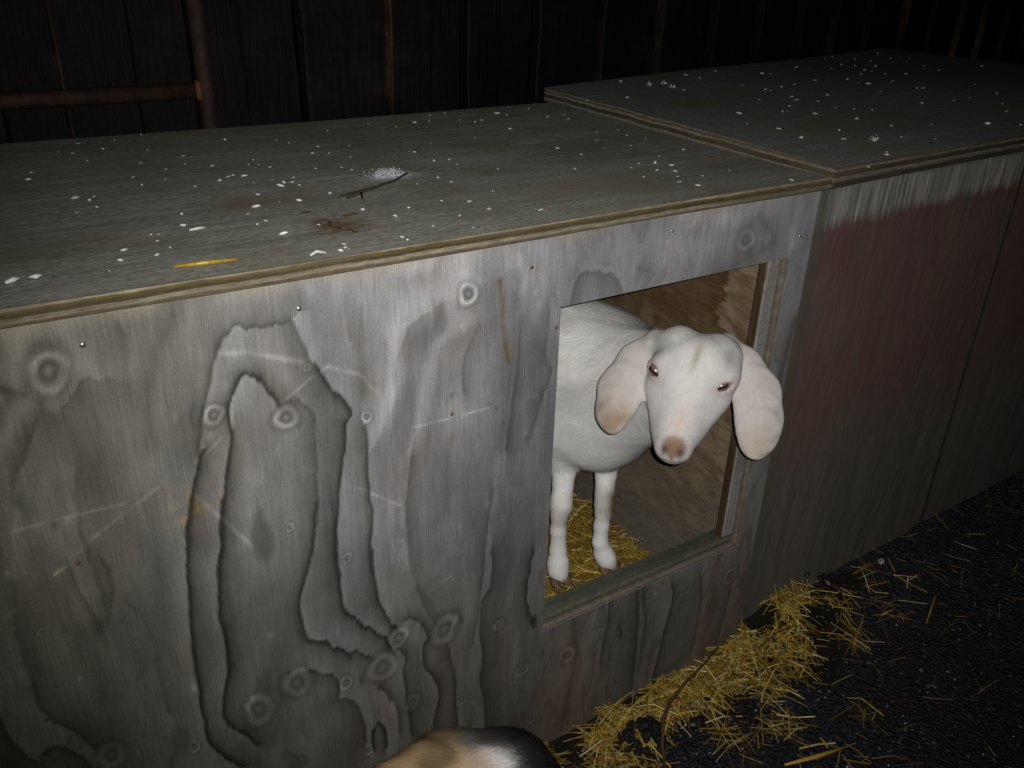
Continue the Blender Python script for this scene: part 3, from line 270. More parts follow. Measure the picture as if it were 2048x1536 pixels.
def front_panel():
    r = .0023
    seg = lambda a, b: np.linspace(a, b, max(2, int(round((b-a)/r))+1))
    xs = np.r_[seg(X0, -.16)[::3][:-1], seg(-.16, XL)[:-1], seg(XL, XD)[:-1], seg(XD, XR)]; zs = np.r_[seg(.004, ZB)[:-1], seg(ZB, ZT)[:-1], seg(ZT, 1.0)]
    X, Z = np.meshgrid(xs.astype(np.float32), zs.astype(np.float32), indexing='ij')
    # jagged fibres: shift the sampling height column by column
    jag = (vnoise(X*430, Z*25, 3)-.5)*.005+(vnoise(X*160+vnoise(X*30, Z*8, 6)*4, Z*14, 4)-.5)*.008
    PX = X+(vnoise(X*40, Z*55, 8)-.5)*.0035; PZ = Z+jag
    for cx, cz, rx, rz, st in KNOTS:
        if rx > .004:
            g = np.exp(-(((X-cx)/(rx*2.2))**2+((Z-cz)/(rz*3.2))**2)); PX -= np.sign(X-cx)*g*rx*.5*np.clip(np.abs(X-cx)/rx, 0, 1)
    dark = np.zeros_like(X); pale = np.zeros_like(X); H = np.zeros_like(X)
    # background figure: soft vertical waves
    wv = fbm(X*16+fbm(X*5, Z*3, 21)*3, Z*2.2+fbm(X*7, Z*5, 31)*1.2, 41, 3); f = (wv*7.0) % 1.0
    dark += (.20+.20*np.clip((.75-Z)*2, 0, 1))*np.clip((f-.40)/.60, 0, 1)**2.2
    wv = fbm(X*30, Z*1.6, 61, 3); pale += .20*np.clip((wv-.42)*3, 0, 1)
    def box(pts, pad):
        a = np.array(pts); return (slice(np.searchsorted(xs, a[:, 0].min()-pad), np.searchsorted(xs, a[:, 0].max()+pad)), slice(np.searchsorted(zs, a[:, 1].min()-pad), np.searchsorted(zs, a[:, 1].max()+pad)))
    def dens(pts):
        o = []
        for i in range(len(pts)-1):
            p0 = np.array(pts[max(i-1, 0)]); p1 = np.array(pts[i]); p2 = np.array(pts[i+1]); p3 = np.array(pts[min(i+2, len(pts)-1)])
            for t in (0, .33, .66): o.append(tuple(.5*(2*p1+(p2-p0)*t+(2*p0-5*p1+4*p2-p3)*t*t+(3*p1-p0-3*p2+p3)*t**3)))
        return o+[tuple(pts[-1])]
    for side, st, w, pts in GRAIN:
        q = dens(pts); b = box(pts, .13)
        if X[b].size == 0: continue
        d, s = polydist(PX[b], PZ[b], q)
        ww = w*(.5+1.2*vnoise(X[b]*25, Z[b]*9, 77))
        on = np.exp(-d/ww) if side == 'B' else np.where((s > 0) == (side == 'L'), .34*np.exp(-d/(ww*3.0))+.46*np.exp(-d/(ww*1.3))+.20*np.exp(-(d/.004)**2), np.exp(-(d/.0022)**2))
        on = on*1.15; dark[b] = np.maximum(dark[b], st*on)+.12*st*on; H[b] -= .25*st*np.exp(-(d/.003)**2)
        if side != 'B': pale[b] = np.maximum(pale[b], .30*st*np.where((s > 0) == (side == 'L'), 0, np.exp(-((d-.004)/.006)**2))*vnoise(X[b]*30, Z[b]*20, 83))
    for st, w, pts in PALE:
        b = box(pts, .1)
        if X[b].size == 0: continue
        d, s = polydist(PX[b], PZ[b]+jag[b], dens(pts)); ww = w*(.5+vnoise(X[b]*60, Z[b]*12, 78))
        pale[b] = np.maximum(pale[b], st*np.exp(-(d/ww)**2)); dark[b] *= 1-.7*np.clip(st*1.6, 0, 1)*np.exp(-(d/ww)**2)
    for cx, cz, rx, rz, st in BLOTCH:
        b = box([(cx-rx, cz-rz), (cx+rx, cz+rz)], .04)
        e = np.hypot((PX[b]-cx)/rx, (PZ[b]+jag[b]-cz)/rz)*(.75+.5*vnoise(X[b]*45, Z[b]*20, 79)); dark[b] = np.maximum(dark[b], st*np.clip(1.7-1.3*e, 0, 1))
    col_d = np.clip(dark, 0, 1.2); col_p = np.clip(pale, 0, 1)
    V = np.ones_like(X); V *= 1-.88*np.clip(col_d, 0, 1)**.9; V *= 1+.85*col_p
    big = fbm(X*7+fbm(X*4, Z*3, 205)*1.5, Z*1.8, 201, 4); V *= np.clip(.55+.95*big, .5, 1.6)
    bl = fbm(X*24, Z*6, 211, 4); V *= .66+.68*bl; V *= .88+.24*fbm(X*75, Z*45, 221, 3)
    for n, (cx, cz, rx, rz, st) in enumerate(KNOTS):
        b = box([(cx-rx, cz-rz), (cx+rx, cz+rz)], .05)
        th = np.arctan2(PZ[b]-cz, PX[b]-cx); wob = 1+.10*np.sin(th*2+n)+.05*np.sin(th*3+n*2)+.16*(vnoise(X[b]*90, Z[b]*90, 90+n)-.5)
        e = np.hypot((X[b]-cx)/(rx), (Z[b]-cz)/(rz*1.05))/wob
        ring = np.exp(-((e-1.05)/.26)**2)*(.45+.8*vnoise(X[b]*110+n, Z[b]*60, 91+n))*(.72+.42*np.cos(th-2.1-n*.7)); ring = ring+.35*np.exp(-((e-1.28)/.10)**2)*(vnoise(X[b]*60, Z[b]*40, 95+n) > .45)
        V[b] = np.where(e < 1.0, V[b]*.4+.6*.72, V[b])*(1+.85*st*ring)*(1-.40*st*np.exp(-((e-.55)/.24)**2))*(1-.26*st*np.exp(-((e-1.7)/.32)**2))
        V[b] *= 1+.30*st*np.exp(-(e/.22)**2)
        H[b] += .4*st*ring-.5*st*np.exp(-(e/.65)**2)
    for w, pts in SCRATCH:
        b = box(pts, .02); d, s = polydist(X[b]+(vnoise(X[b]*90, Z[b]*90, 55)-.5)*.003, Z[b], pts); br = np.clip((vnoise(X[b]*70, Z[b]*70, 56)-.12)*2.2, 0, 1)
        V[b] *= 1+.62*br*np.exp(-(d/(w*.9))**2); H[b] -= .3*br*np.exp(-(d/(w*.7))**2)
    # splintered pinholes and pale chips
    for n in range(150):
        cx, cz = rng.uniform(-.15, XR), rng.uniform(.02, .99); rr = rng.uniform(.0015, .004); b = box([(cx, cz)], .02); e = np.hypot((X[b]-cx), (Z[b]-cz)*rng.uniform(.4, .9))/rr
        V[b] *= 1+rng.uniform(-.5, .7)*np.exp(-e**2)
    # violet grey boards, rusty brown foot; flash falloff painted in, darker olive leftwards and downwards
    lo = fbm(X*3.5, Z*2.5, 101, 4); foot = np.clip((.27-Z)/.27+.9*(fbm(X*9, Z*3, 111)-.45), 0, 1)
    left = np.clip((.34-X)/.40, 0, 1)*.95+.5*(lo-.45)
    base = np.stack([np.full_like(X, .215), np.full_like(X, .216), np.full_like(X, .228)], -1)
    mixc = lambda a, c, f: a*(1-f[..., None])+np.array(c, np.float32)*f[..., None]
    base = mixc(base, (.158, .155, .122), np.clip(left, 0, 1)); base = mixc(base, (.150, .118, .088), np.clip(foot, 0, 1)*.8)
    low = np.clip((.66-Z)/.4, 0, 1); base = mixc(base, (.128, .124, .102), low*.8)
    red = np.clip((fbm(X*14, Z*2.2, 131)-.5)*4, 0, 1)*np.clip((.42-Z)*3, 0, 1); base = mixc(base, (.17, .095, .06), red*.6)
    sp = np.exp(-(np.hypot(X-.135, (Z-.735))/.022)**2)*np.clip((vnoise(X*90, Z*90, 151)-.25)*2, 0, 1); base = mixc(base, (.42, .31, .16), np.clip(sp, 0, 1)*.8)
    RGB = base*V[..., None]; tint = np.clip(col_d, 0, 1)[..., None]*np.array([-.04, .0, .10]); RGB = RGB*(1-tint)
    RGB[..., :] *= 1
    st = polydist(PX, Z, RUNOFF)[0]; m = np.exp(-(st/.0042)**2)*np.clip((vnoise(X*200, Z*45, 171)+.2), 0, 1)
    RGB = mixc(RGB, (.10, .075, .022), np.clip(m, 0, 1)*.85)
    wt = np.clip((Z-.978)/.02, 0, 1)*np.clip((fbm(X*18, Z*8, 181)-.35)*3, 0, 1); RGB = mixc(RGB, (.30, .27, .19), wt*.6)
    RGB = np.clip(RGB, .01, .8)
    ii = np.arange(X.size).reshape(X.shape)
    keep = ~((xs[:-1, None] >= XL-1e-5) & (xs[:-1, None] < XD-1e-5) & (zs[None, :-1] >= ZB-1e-5) & (zs[None, :-1] < ZT-1e-5))
    q = np.stack([ii[:-1, :-1], ii[1:, :-1], ii[1:, 1:], ii[:-1, 1:]], -1)[keep]
    n0 = X.size; co = np.stack([X, np.zeros_like(X), Z], -1).reshape(-1, 3); cc = np.c_[RGB.reshape(-1, 3), (.5+H*.12).reshape(-1)]
    # cut edges of the sheet, 18 mm thick
    ex = []; eq = []; ec = []
    def strip(pts, flip):
        b = n0+len(ex); m = len(pts)
        for (x, z) in pts:
            for y in (0, .003, .009, .018):
                ex.append((x, y, z)); c = {0: (.22, .21, .19), .003: (.12, .11, .085), .009: (.21, .19, .15), .018: (.11, .095, .07)}[y]; g_ = random.uniform(.75, 1.1); ec.append((*[v*g_ for v in c], .5))
        for i in range(m-1):
            for j in range(3):
                f = (b+i*4+j, b+i*4+j+1, b+i*4+5+j, b+i*4+4+j); eq.append(f if flip else f[::-1])
    L = lambda a, b, n=60: list(zip(np.linspace(a[0], b[0], n), np.linspace(a[1], b[1], n)))
    strip(L((XL, ZB), (XL, ZT)), True); strip(L((XD, ZB), (XD, ZT)), False); strip(L((XL, ZB), (XD, ZB)), False); strip(L((XL, ZT), (XD, ZT)), True)
    strip(L((XR, .004), (XR, 1.0)), True); strip(L((X0, .004), (X0, 1.0)), False)
    # back of the sheet
    b = n0+len(ex)
    for (x, z) in [(X0, .004), (XL, .004), (XD, .004), (XR, .004), (X0, ZB), (XL, ZB), (XD, ZB), (XR, ZB), (X0, ZT), (XL, ZT), (XD, ZT), (XR, ZT), (X0, 1.0), (XL, 1.0), (XD, 1.0), (XR, 1.0)]:
        ex.append((x, .018, z)); ec.append((.2, .16, .1, .5))
    for r_ in range(3):
        for c_ in range(3):
            if (r_, c_) != (1, 1): eq.append((b+r_*4+c_, b+r_*4+4+c_, b+r_*4+5+c_, b+r_*4+c_+1))
    me = fast_mesh('front_panel', np.r_[co, np.array(ex)], np.r_[q, np.array(eq)]); set_col(me, np.r_[cc, np.array(ec)])
    return link('front_panel', me, MAT['ply'], hut)
panel = front_panel()
# nails in the front
k = Mat('bright_nail', .25, .6); k.b.inputs['Metallic'].default_value = .9; MAT['nail'] = k.col((.55, .53, .5))
k = Mat('rusty_nail', .7, .3); MAT['rustnail'] = k.col((.10, .06, .04))
def sub(o, p):
    o.parent = p; o.matrix_parent_inverse = Matrix.Translation(Vector((0, 0, 0)))
    o.matrix_parent_inverse = (Matrix.Translation(-Vector(hut.location))).inverted() if False else p.matrix_world.inverted()
for n, (x, z) in enumerate(NAILS):
    m = MB(); N = 10; r = .0033 if n < 2 else .0028
    rings = [(r, 0), (r, -.0007), (r*.8, -.0014), (r*.35, -.0018)]
    v = [(x+rr*math.cos(2*math.pi*i/N), y, z+rr*math.sin(2*math.pi*i/N)) for rr, y in rings for i in range(N)]
    f = [(j*N+i, j*N+(i+1) % N, (j+1)*N+(i+1) % N, (j+1)*N+i) for j in range(3) for i in range(N)]+[tuple(3*N+i for i in range(N))]
    m.add(v, f); o = m.build('nail', MAT['nail'] if n < 4 else MAT['rustnail'], hut, True)
# lid: top sheet plus cut edge
def slab(name, corners, th, mtop, medge, parent, sub=24):
    """a sheet with four top corners (front-left, front-right, back-right, back-left), slightly wavy and chipped at the rim"""
    c = [Vector(a) for a in corners]; n = sub; V = []; F = []; mi = []
    idx = {}
    for i in range(n+1):
        for j in range(n+1):
            u, v = i/n, j/n; p = (c[0]*(1-u)+c[1]*u)*(1-v)+(c[3]*(1-u)+c[2]*u)*v
            idx[i, j] = len(V); V.append((p.x, p.y+(random.random()-.5)*.0016*(j in (0, n)), p.z+.0012*math.sin(u*9+v*5)))
    for i in range(n):
        for j in range(n): F.append((idx[i, j], idx[i+1, j], idx[i+1, j+1], idx[i, j+1])); mi.append(0)
    rim = [(i, 0) for i in range(n)]+[(n, j) for j in range(n)]+[(i, n) for i in range(n, 0, -1)]+[(0, j) for j in range(n, 0, -1)]
    lev = [(0, 0), (.0012, .0012)]+[(th*q, .0012+(.0012 if t % 2 else -.0004)) for t, q in enumerate((.3, .34, .62, .66, .95))]+[(th, -.0005)]
    cen = (c[0]+c[1]+c[2]+c[3])/4; b = len(V); R = len(rim)
    for d, o in lev[1:]:
        for (i, j) in rim:
            p = Vector(V[idx[i, j]]); ox = (-1 if i == 0 else 1 if i == n else 0)*o; oy = (-1 if j == 0 else 1 if j == n else 0)*o
            V.append((p.x+ox+(random.random()-.5)*.0006, p.y+oy+(random.random()-.5)*.0006, p.z-d))
    for t in range(len(lev)-1):
        for s in range(R):
            s2 = (s+1) % R; a = (lambda q: idx[rim[q]]) if t == 0 else (lambda q, t=t: b+(t-1)*R+q)
            F.append((a(s), b+t*R+s, b+t*R+s2, a(s2))); mi.append(1)
    F.append(tuple(b+(len(lev)-2)*R+s for s in range(R))); mi.append(1)
    z0 = max(v[2] for v in V); V = [(x, y, z-z0) for x, y, z in V]
    me = mesh(name, V, F); me.materials.append(mtop); me.materials.append(medge); me.polygons.foreach_set('material_index', mi)
    o = bpy.data.objects.new(name, me); COLL.objects.link(o); o.parent = parent; o.location = Vector((0, 0, z0))-Vector(parent.location); return o
slab('lid', [(X0-.02, -.012, 1.020), (1.178, -.012, 1.020), (1.186, DEP+.02, 1.020), (X0-.02, DEP+.02, 1.020)], .0195, MAT['lid'], MAT['ledge'], hut)
# hut body behind the panel
def inner_mat():
    k = Mat('stained_inner_plywood', .8, .25)
    f = k.noise(1, 6, .65, (8, 34, 160)); w = k.noise(1, 4, .6, (3, 9, 4), 1.2); tc = k.node('TexCoord'); sp = k.node('SeparateXYZ'); k.l(tc.outputs['Object'], sp.inputs[0])
    jag = k.noise(1, 5, .7, (2, 9, 48)); pl = k.noise(7, 4, .6)
    y = k.math('ADD', sp.outputs[1], k.math('MULTIPLY', k.math('SUBTRACT', jag, .5), .14))
    base = k.mix(w, (.30, .225, .135), (.20, .15, .095))
    base = k.mix(k.ramp(k.noise(1, 4, .6, (3, 7, 14), 2.0), [(.42, g3(0)), (.60, g3(.8))]), base, (.12, .075, .038))
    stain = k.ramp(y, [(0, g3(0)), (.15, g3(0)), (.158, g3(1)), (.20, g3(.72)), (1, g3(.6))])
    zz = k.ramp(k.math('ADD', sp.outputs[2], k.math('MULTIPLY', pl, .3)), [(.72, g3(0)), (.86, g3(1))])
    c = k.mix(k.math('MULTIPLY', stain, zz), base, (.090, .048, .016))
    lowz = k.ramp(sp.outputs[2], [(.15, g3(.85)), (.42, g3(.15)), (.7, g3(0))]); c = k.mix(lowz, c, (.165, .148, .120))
    c = k.mix(1.0, c, k.ramp(f, [(.25, g3(.6)), (.5, g3(1)), (.8, g3(1.3))]), 'MULTIPLY')
    k.bump(f, .4, .0015); return k.col(c)
MAT['inner'] = inner_mat()
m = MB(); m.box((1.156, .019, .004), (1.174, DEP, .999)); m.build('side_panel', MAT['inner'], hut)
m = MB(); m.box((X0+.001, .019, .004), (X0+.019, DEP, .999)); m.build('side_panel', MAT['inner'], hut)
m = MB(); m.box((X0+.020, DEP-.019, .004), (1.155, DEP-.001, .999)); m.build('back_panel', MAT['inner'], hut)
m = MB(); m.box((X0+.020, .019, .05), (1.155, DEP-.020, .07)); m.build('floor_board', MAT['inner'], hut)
m = MB(); m.box((1.1005, .0195, ZB+.014), (1.148, .040, .998), .0012, .003); m.build('door_stud', MAT['stud'], hut)
kr = Mat('rust_stained_wood', .8, .2); kr.col(kr.ramp(kr.noise(1, 4, .6, (90, 90, 9)), [(.3, (.035, .02, .010)), (.6, (.07, .042, .02)), (.8, (.16, .13, .09))]))
m = MB(); m.box((1.0965, .022, ZB+.014), (1.1000, .036, .998), .0012, .002); m.build('door_trim', kr.m, hut)
m = MB(); m.box((XL-.06, .0195, .205), (1.155, .060, ZB+.008), .0016, .003); m.build('door_sill', MAT['algae'], hut)
m = MB(); m.box((.585, .0195, ZB+.014), (.640, .060, .998), .0012, .003); m.build('door_stud', MAT['stud'], hut)

# ------------------------------------------------------------------ right hut
hut2 = tag(empty('goat_hut', (2.1, .6, 0)), 'second hut at right, worn dark red paint and a pale bare stripe under its lid', 'animal hut')
def red_mat():
    k = Mat('worn_red_paint', .8, .25); tc = k.node('TexCoord'); sp = k.node('SeparateXYZ'); k.l(tc.outputs['Object'], sp.inputs[0])
    e = k.noise(9, 4, .6); stx = k.noise(1, 5, .65, (110, 20, 7), .4); st2 = k.noise(1, 4, .6, (38, 10, 2.2)); pa = k.noise(5, 5, .6)
    zz = k.math('ADD', sp.outputs[2], k.math('MULTIPLY', k.math('SUBTRACT', e, .5), .032))
    zz = k.math('ADD', zz, k.math('MULTIPLY', k.math('SUBTRACT', stx, .5), .035))
    bare = k.ramp(stx, [(.34, (.12, .12, .10)), (.5, (.22, .22, .20)), (.66, (.42, .42, .395))])
    red = k.mix(k.ramp(pa, [(.35, g3(0)), (.65, g3(1))]), (.128, .070, .064), (.140, .094, .075))
    red = k.mix(k.ramp(st2, [(.52, g3(0)), (.70, g3(.6))]), red, (.105, .098, .078))
    grey = k.mix(k.ramp(st2, [(.4, g3(0)), (.6, g3(1))]), (.135, .122, .105), (.110, .100, .080))
    c = k.mix(k.ramp(zz, [(.34, g3(0)), (.56, g3(1))]), grey, red)
    c = k.mix(1.0, c, k.ramp(k.noise(1, 5, .65, (150, 20, 16)), [(.25, g3(.78)), (.5, g3(1)), (.8, g3(1.25))]), 'MULTIPLY')
    c = k.mix(k.ramp(zz, [(.917, g3(0)), (.936, g3(1))]), c, bare)
    c = k.mix(k.ramp(zz, [(.985, g3(0)), (1.0, g3(.8))]), c, (.09, .085, .06))
    lx = k.ramp(k.math('ADD', sp.outputs[0], k.math('MULTIPLY', k.math('SUBTRACT', e, .5), .02)), [(.0, g3(1)), (.612, g3(1)), (.618, g3(0))]) if False else k.ramp(k.math('MULTIPLY', k.math('ADD', sp.outputs[0], k.math('MULTIPLY', k.math('SUBTRACT', e, .5), .03)), .5), [(.609, g3(.85)), (.616, g3(0))])
    c = k.mix(lx, c, (.095, .090, .066))
    k.bump(stx, .4, .0015); return k.col(c)
MAT['red'] = red_mat()
F0 = Vector((1.192, .014)); F1 = Vector((3.06, .10))
def prism_wall(name, a, b, th, z0, z1, mat, parent, n=(40, 20)):
    """upright sheet from a to b (plan), thickness to the left of travel"""
    d = (b-a).normalized(); nn = Vector((-d.y, d.x)); V = []; F = []
    for s, o in ((0, 0), (1, th)):
        for i in range(n[0]+1):
            for j in range(n[1]+1):
                p = a+(b-a)*(i/n[0])+nn*o; V.append((p.x, p.y+(random.random()-.5)*.0008, z0+(z1-z0)*j/n[1]))
    q = lambda s, i, j: s*(n[0]+1)*(n[1]+1)+i*(n[1]+1)+j
    for i in range(n[0]):
        for j in range(n[1]): F.append((q(0, i, j), q(0, i+1, j), q(0, i+1, j+1), q(0, i, j+1))); F.append((q(1, i, j), q(1, i, j+1), q(1, i+1, j+1), q(1, i+1, j)))
    for i in range(n[0]): F.append((q(0, i, n[1]), q(0, i+1, n[1]), q(1, i+1, n[1]), q(1, i, n[1]))); F.append((q(0, i, 0), q(1, i, 0), q(1, i+1, 0), q(0, i+1, 0)))
    for j in range(n[1]): F.append((q(0, 0, j), q(0, 0, j+1), q(1, 0, j+1), q(1, 0, j))); F.append((q(0, n[0], j), q(1, n[0], j), q(1, n[0], j+1), q(0, n[0], j+1)))
    return link(name, mesh(name, V, F), mat, parent)
dn = (F1-F0).normalized()
SE = F0+dn*.690
prism_wall('front_panel', F0, SE-dn*.002, .018, .01, 1.0, MAT['red'], hut2)
prism_wall('front_panel', SE+dn*.002, F1, .018, .01, 1.0, MAT['red'], hut2)
prism_wall('side_panel', Vector((1.215, .90)), Vector((1.197, .040)), .018, .01, 1.0, MAT['inner'], hut2, (6, 6))
prism_wall('side_panel', Vector((3.055, .125)), Vector((2.955, 1.18)), .018, .01, 1.0, MAT['inner'], hut2, (6, 6))
prism_wall('back_panel', Vector((2.93, 1.185)), Vector((1.24, .905)), .018, .01, 1.0, MAT['inner'], hut2, (6, 6))
m = MB(); m.box((1.1785, .030, .01), (1.1905, .060, 1.0), .001, .002); m.build('corner_batten', MAT['algae'], hut2)
m = MB(); m.box((SE.x-.02, .085, .01), (SE.x+.05, .12, .995), .001, .002); m.build('corner_batten', MAT['red'], hut2)
slab('lid', [(1.183, -.014, 1.036), (3.10, .075, 1.036), (2.985, 1.215, 1.044), (1.222, .872, 1.044)], .034, MAT['lid2'], MAT['ledge2'], hut2, 30)
kq = Mat('black_seam_shade', .9, .1); kq.col((.045, .037, .030)); prism_wall('seam_shade', SE-dn*.005+Vector((0, -.003)), SE+dn*.004+Vector((0, -.003)), .0025, .012, .999, kq.m, hut2, (2, 12))  # dark strip standing in for the shaded gap between the two panels
def bz(x, y): return 1.036+.0085*min(max((y+.014)/1.0, 0), 1.2)

# ------------------------------------------------------------------ board wall behind
def board_wall():
    k = Mat('tarred_boards', .7, .2); a = k.attr()
    c = k.mix(1.0, a.outputs['Color'], k.ramp(k.noise(1, 6, .7, (110, 110, 7)), [(.3, g3(.25)), (.55, g3(1)), (.8, g3(2.6))]), 'MULTIPLY')
    c = k.mix(1.0, c, k.ramp(k.noise(3.6, 5, .75), [(.40, g3(.08)), (.56, g3(.8)), (.70, g3(2.4))]), 'MULTIPLY')
    k.bump(k.noise(1, 5, .7, (120, 120, 6)), .6, .004); k.col(c)
    root = tag(empty('board_wall', (1.6, 1.1, 0)), 'tall wall of rough black upright boards standing behind both huts', 'wall')
    V = []; F = []; C = []
    d = Vector((1, .13, 0)).normalized(); nn = Vector((-d.y, d.x, 0)); org = Vector((-1.6, .70, 0)); s = 0; n = 0
    while s < 7.5:
        w = random.uniform(.095, .135); pr = (.0 if n % 2 else -.026)+random.uniform(-.004, .004); ln = random.uniform(-.006, .006); b = len(V); Hh = 2.9; NZ = 30
        wob = [random.uniform(-.0035, .0035) for _ in range(NZ+1)]
        for i in range(NZ+1):
            z = Hh*i/NZ
            for (u, o) in ((0, .03), (0, 0), (.004, -.003), (w-.004, -.003), (w, 0), (w, .03)):
                p = org+d*(s+u+ln*i/NZ*3+(wob[i] if u < .01 else wob[-i-1]))+nn*(pr+o); V.append((p.x, p.y, z+.0)); e = u < .006
                e = e and u < .001 and pr < -.01
                hv = vn1(z*2.4+n*7.1); hot = e and hv > .5; HOT = min(max((hv-.5)*4, .15), 1)*(.5+.9*vn1(n*3.3))
                C.append(tuple(q*HOT for q in (.080, .052, .030))+(1,) if hot else ((.0075, .0045, .0036, 1) if e else (.0058, .0040, .0034, 1)))  # board edges that catch light are coloured brighter, in streaks
        for i in range(NZ):
            for j in range(5): F.append((b+i*6+j, b+i*6+j+1, b+i*6+7+j, b+i*6+6+j))
        F.append(tuple(b+NZ*6+j for j in range(6))); s += w+random.uniform(-.004, .006); n += 1
    me = mesh('boards', V, F); set_col(me, np.array(C)); link('boards', me, k.m, root)
    # dark backing rails the boards are nailed to
    m = MB()
    for z in (.5, 1.55, 2.5):
        a0 = org+nn*.034; a1 = org+d*7.5+nn*.034
        m.add([a0+Vector((0, 0, z)), a1+Vector((0, 0, z)), a1+nn*.05+Vector((0, 0, z)), a0+nn*.05+Vector((0, 0, z)), a0+Vector((0, 0, z+.1)), a1+Vector((0, 0, z+.1)), a1+nn*.05+Vector((0, 0, z+.1)), a0+nn*.05+Vector((0, 0, z+.1))],
              [(3, 2, 1, 0), (4, 5, 6, 7), (0, 1, 5, 4), (1, 2, 6, 5), (2, 3, 7, 6), (3, 0, 4, 7)])
    kk = Mat('dark_rail', .9, .1); m.build('backing_rail', kk.col((.006, .005, .005)), root)
def vn1(t): return float(vnoise(np.array([t]), np.array([.5]), 333)[0])
board_wall()
def gate():
    k = Mat('rusted_steel', .75, .3); k.b.inputs['Metallic'].default_value = .1
    c = k.ramp(k.noise(26, 5, .7), [(.3, (.010, .006, .005)), (.55, (.025, .013, .010)), (.72, (.05, .023, .014))]); k.bump(k.noise(90, 4, .7), .5, .003); k.col(c)
    g = tag(empty('steel_gate_frame', (.41, .815, 0)), 'rusty brown pipe frame leaning on the board wall, upright post with one rail', 'gate frame')
    m = MB(); m.tube([(.4110, .815, z) for z in (0, .6, 1.0, 1.3, 2.0)], .0155, 12); m.build('post', k.m, g, True)
    m = MB(); m.tube([(-1.2, .808, 1.087), (.1, .810, 1.087), (.396, .813, 1.087)], .0145, 12); m.build('rail', k.m, g, True)
    kw = Mat('weld_bead', .8, .3); m = MB(); m.tube([(.392, .812, 1.087), (.400, .811, 1.087)], [.0185, .019], 12); m.build('weld', kw.col((.11, .045, .018)), g, True)
gate()

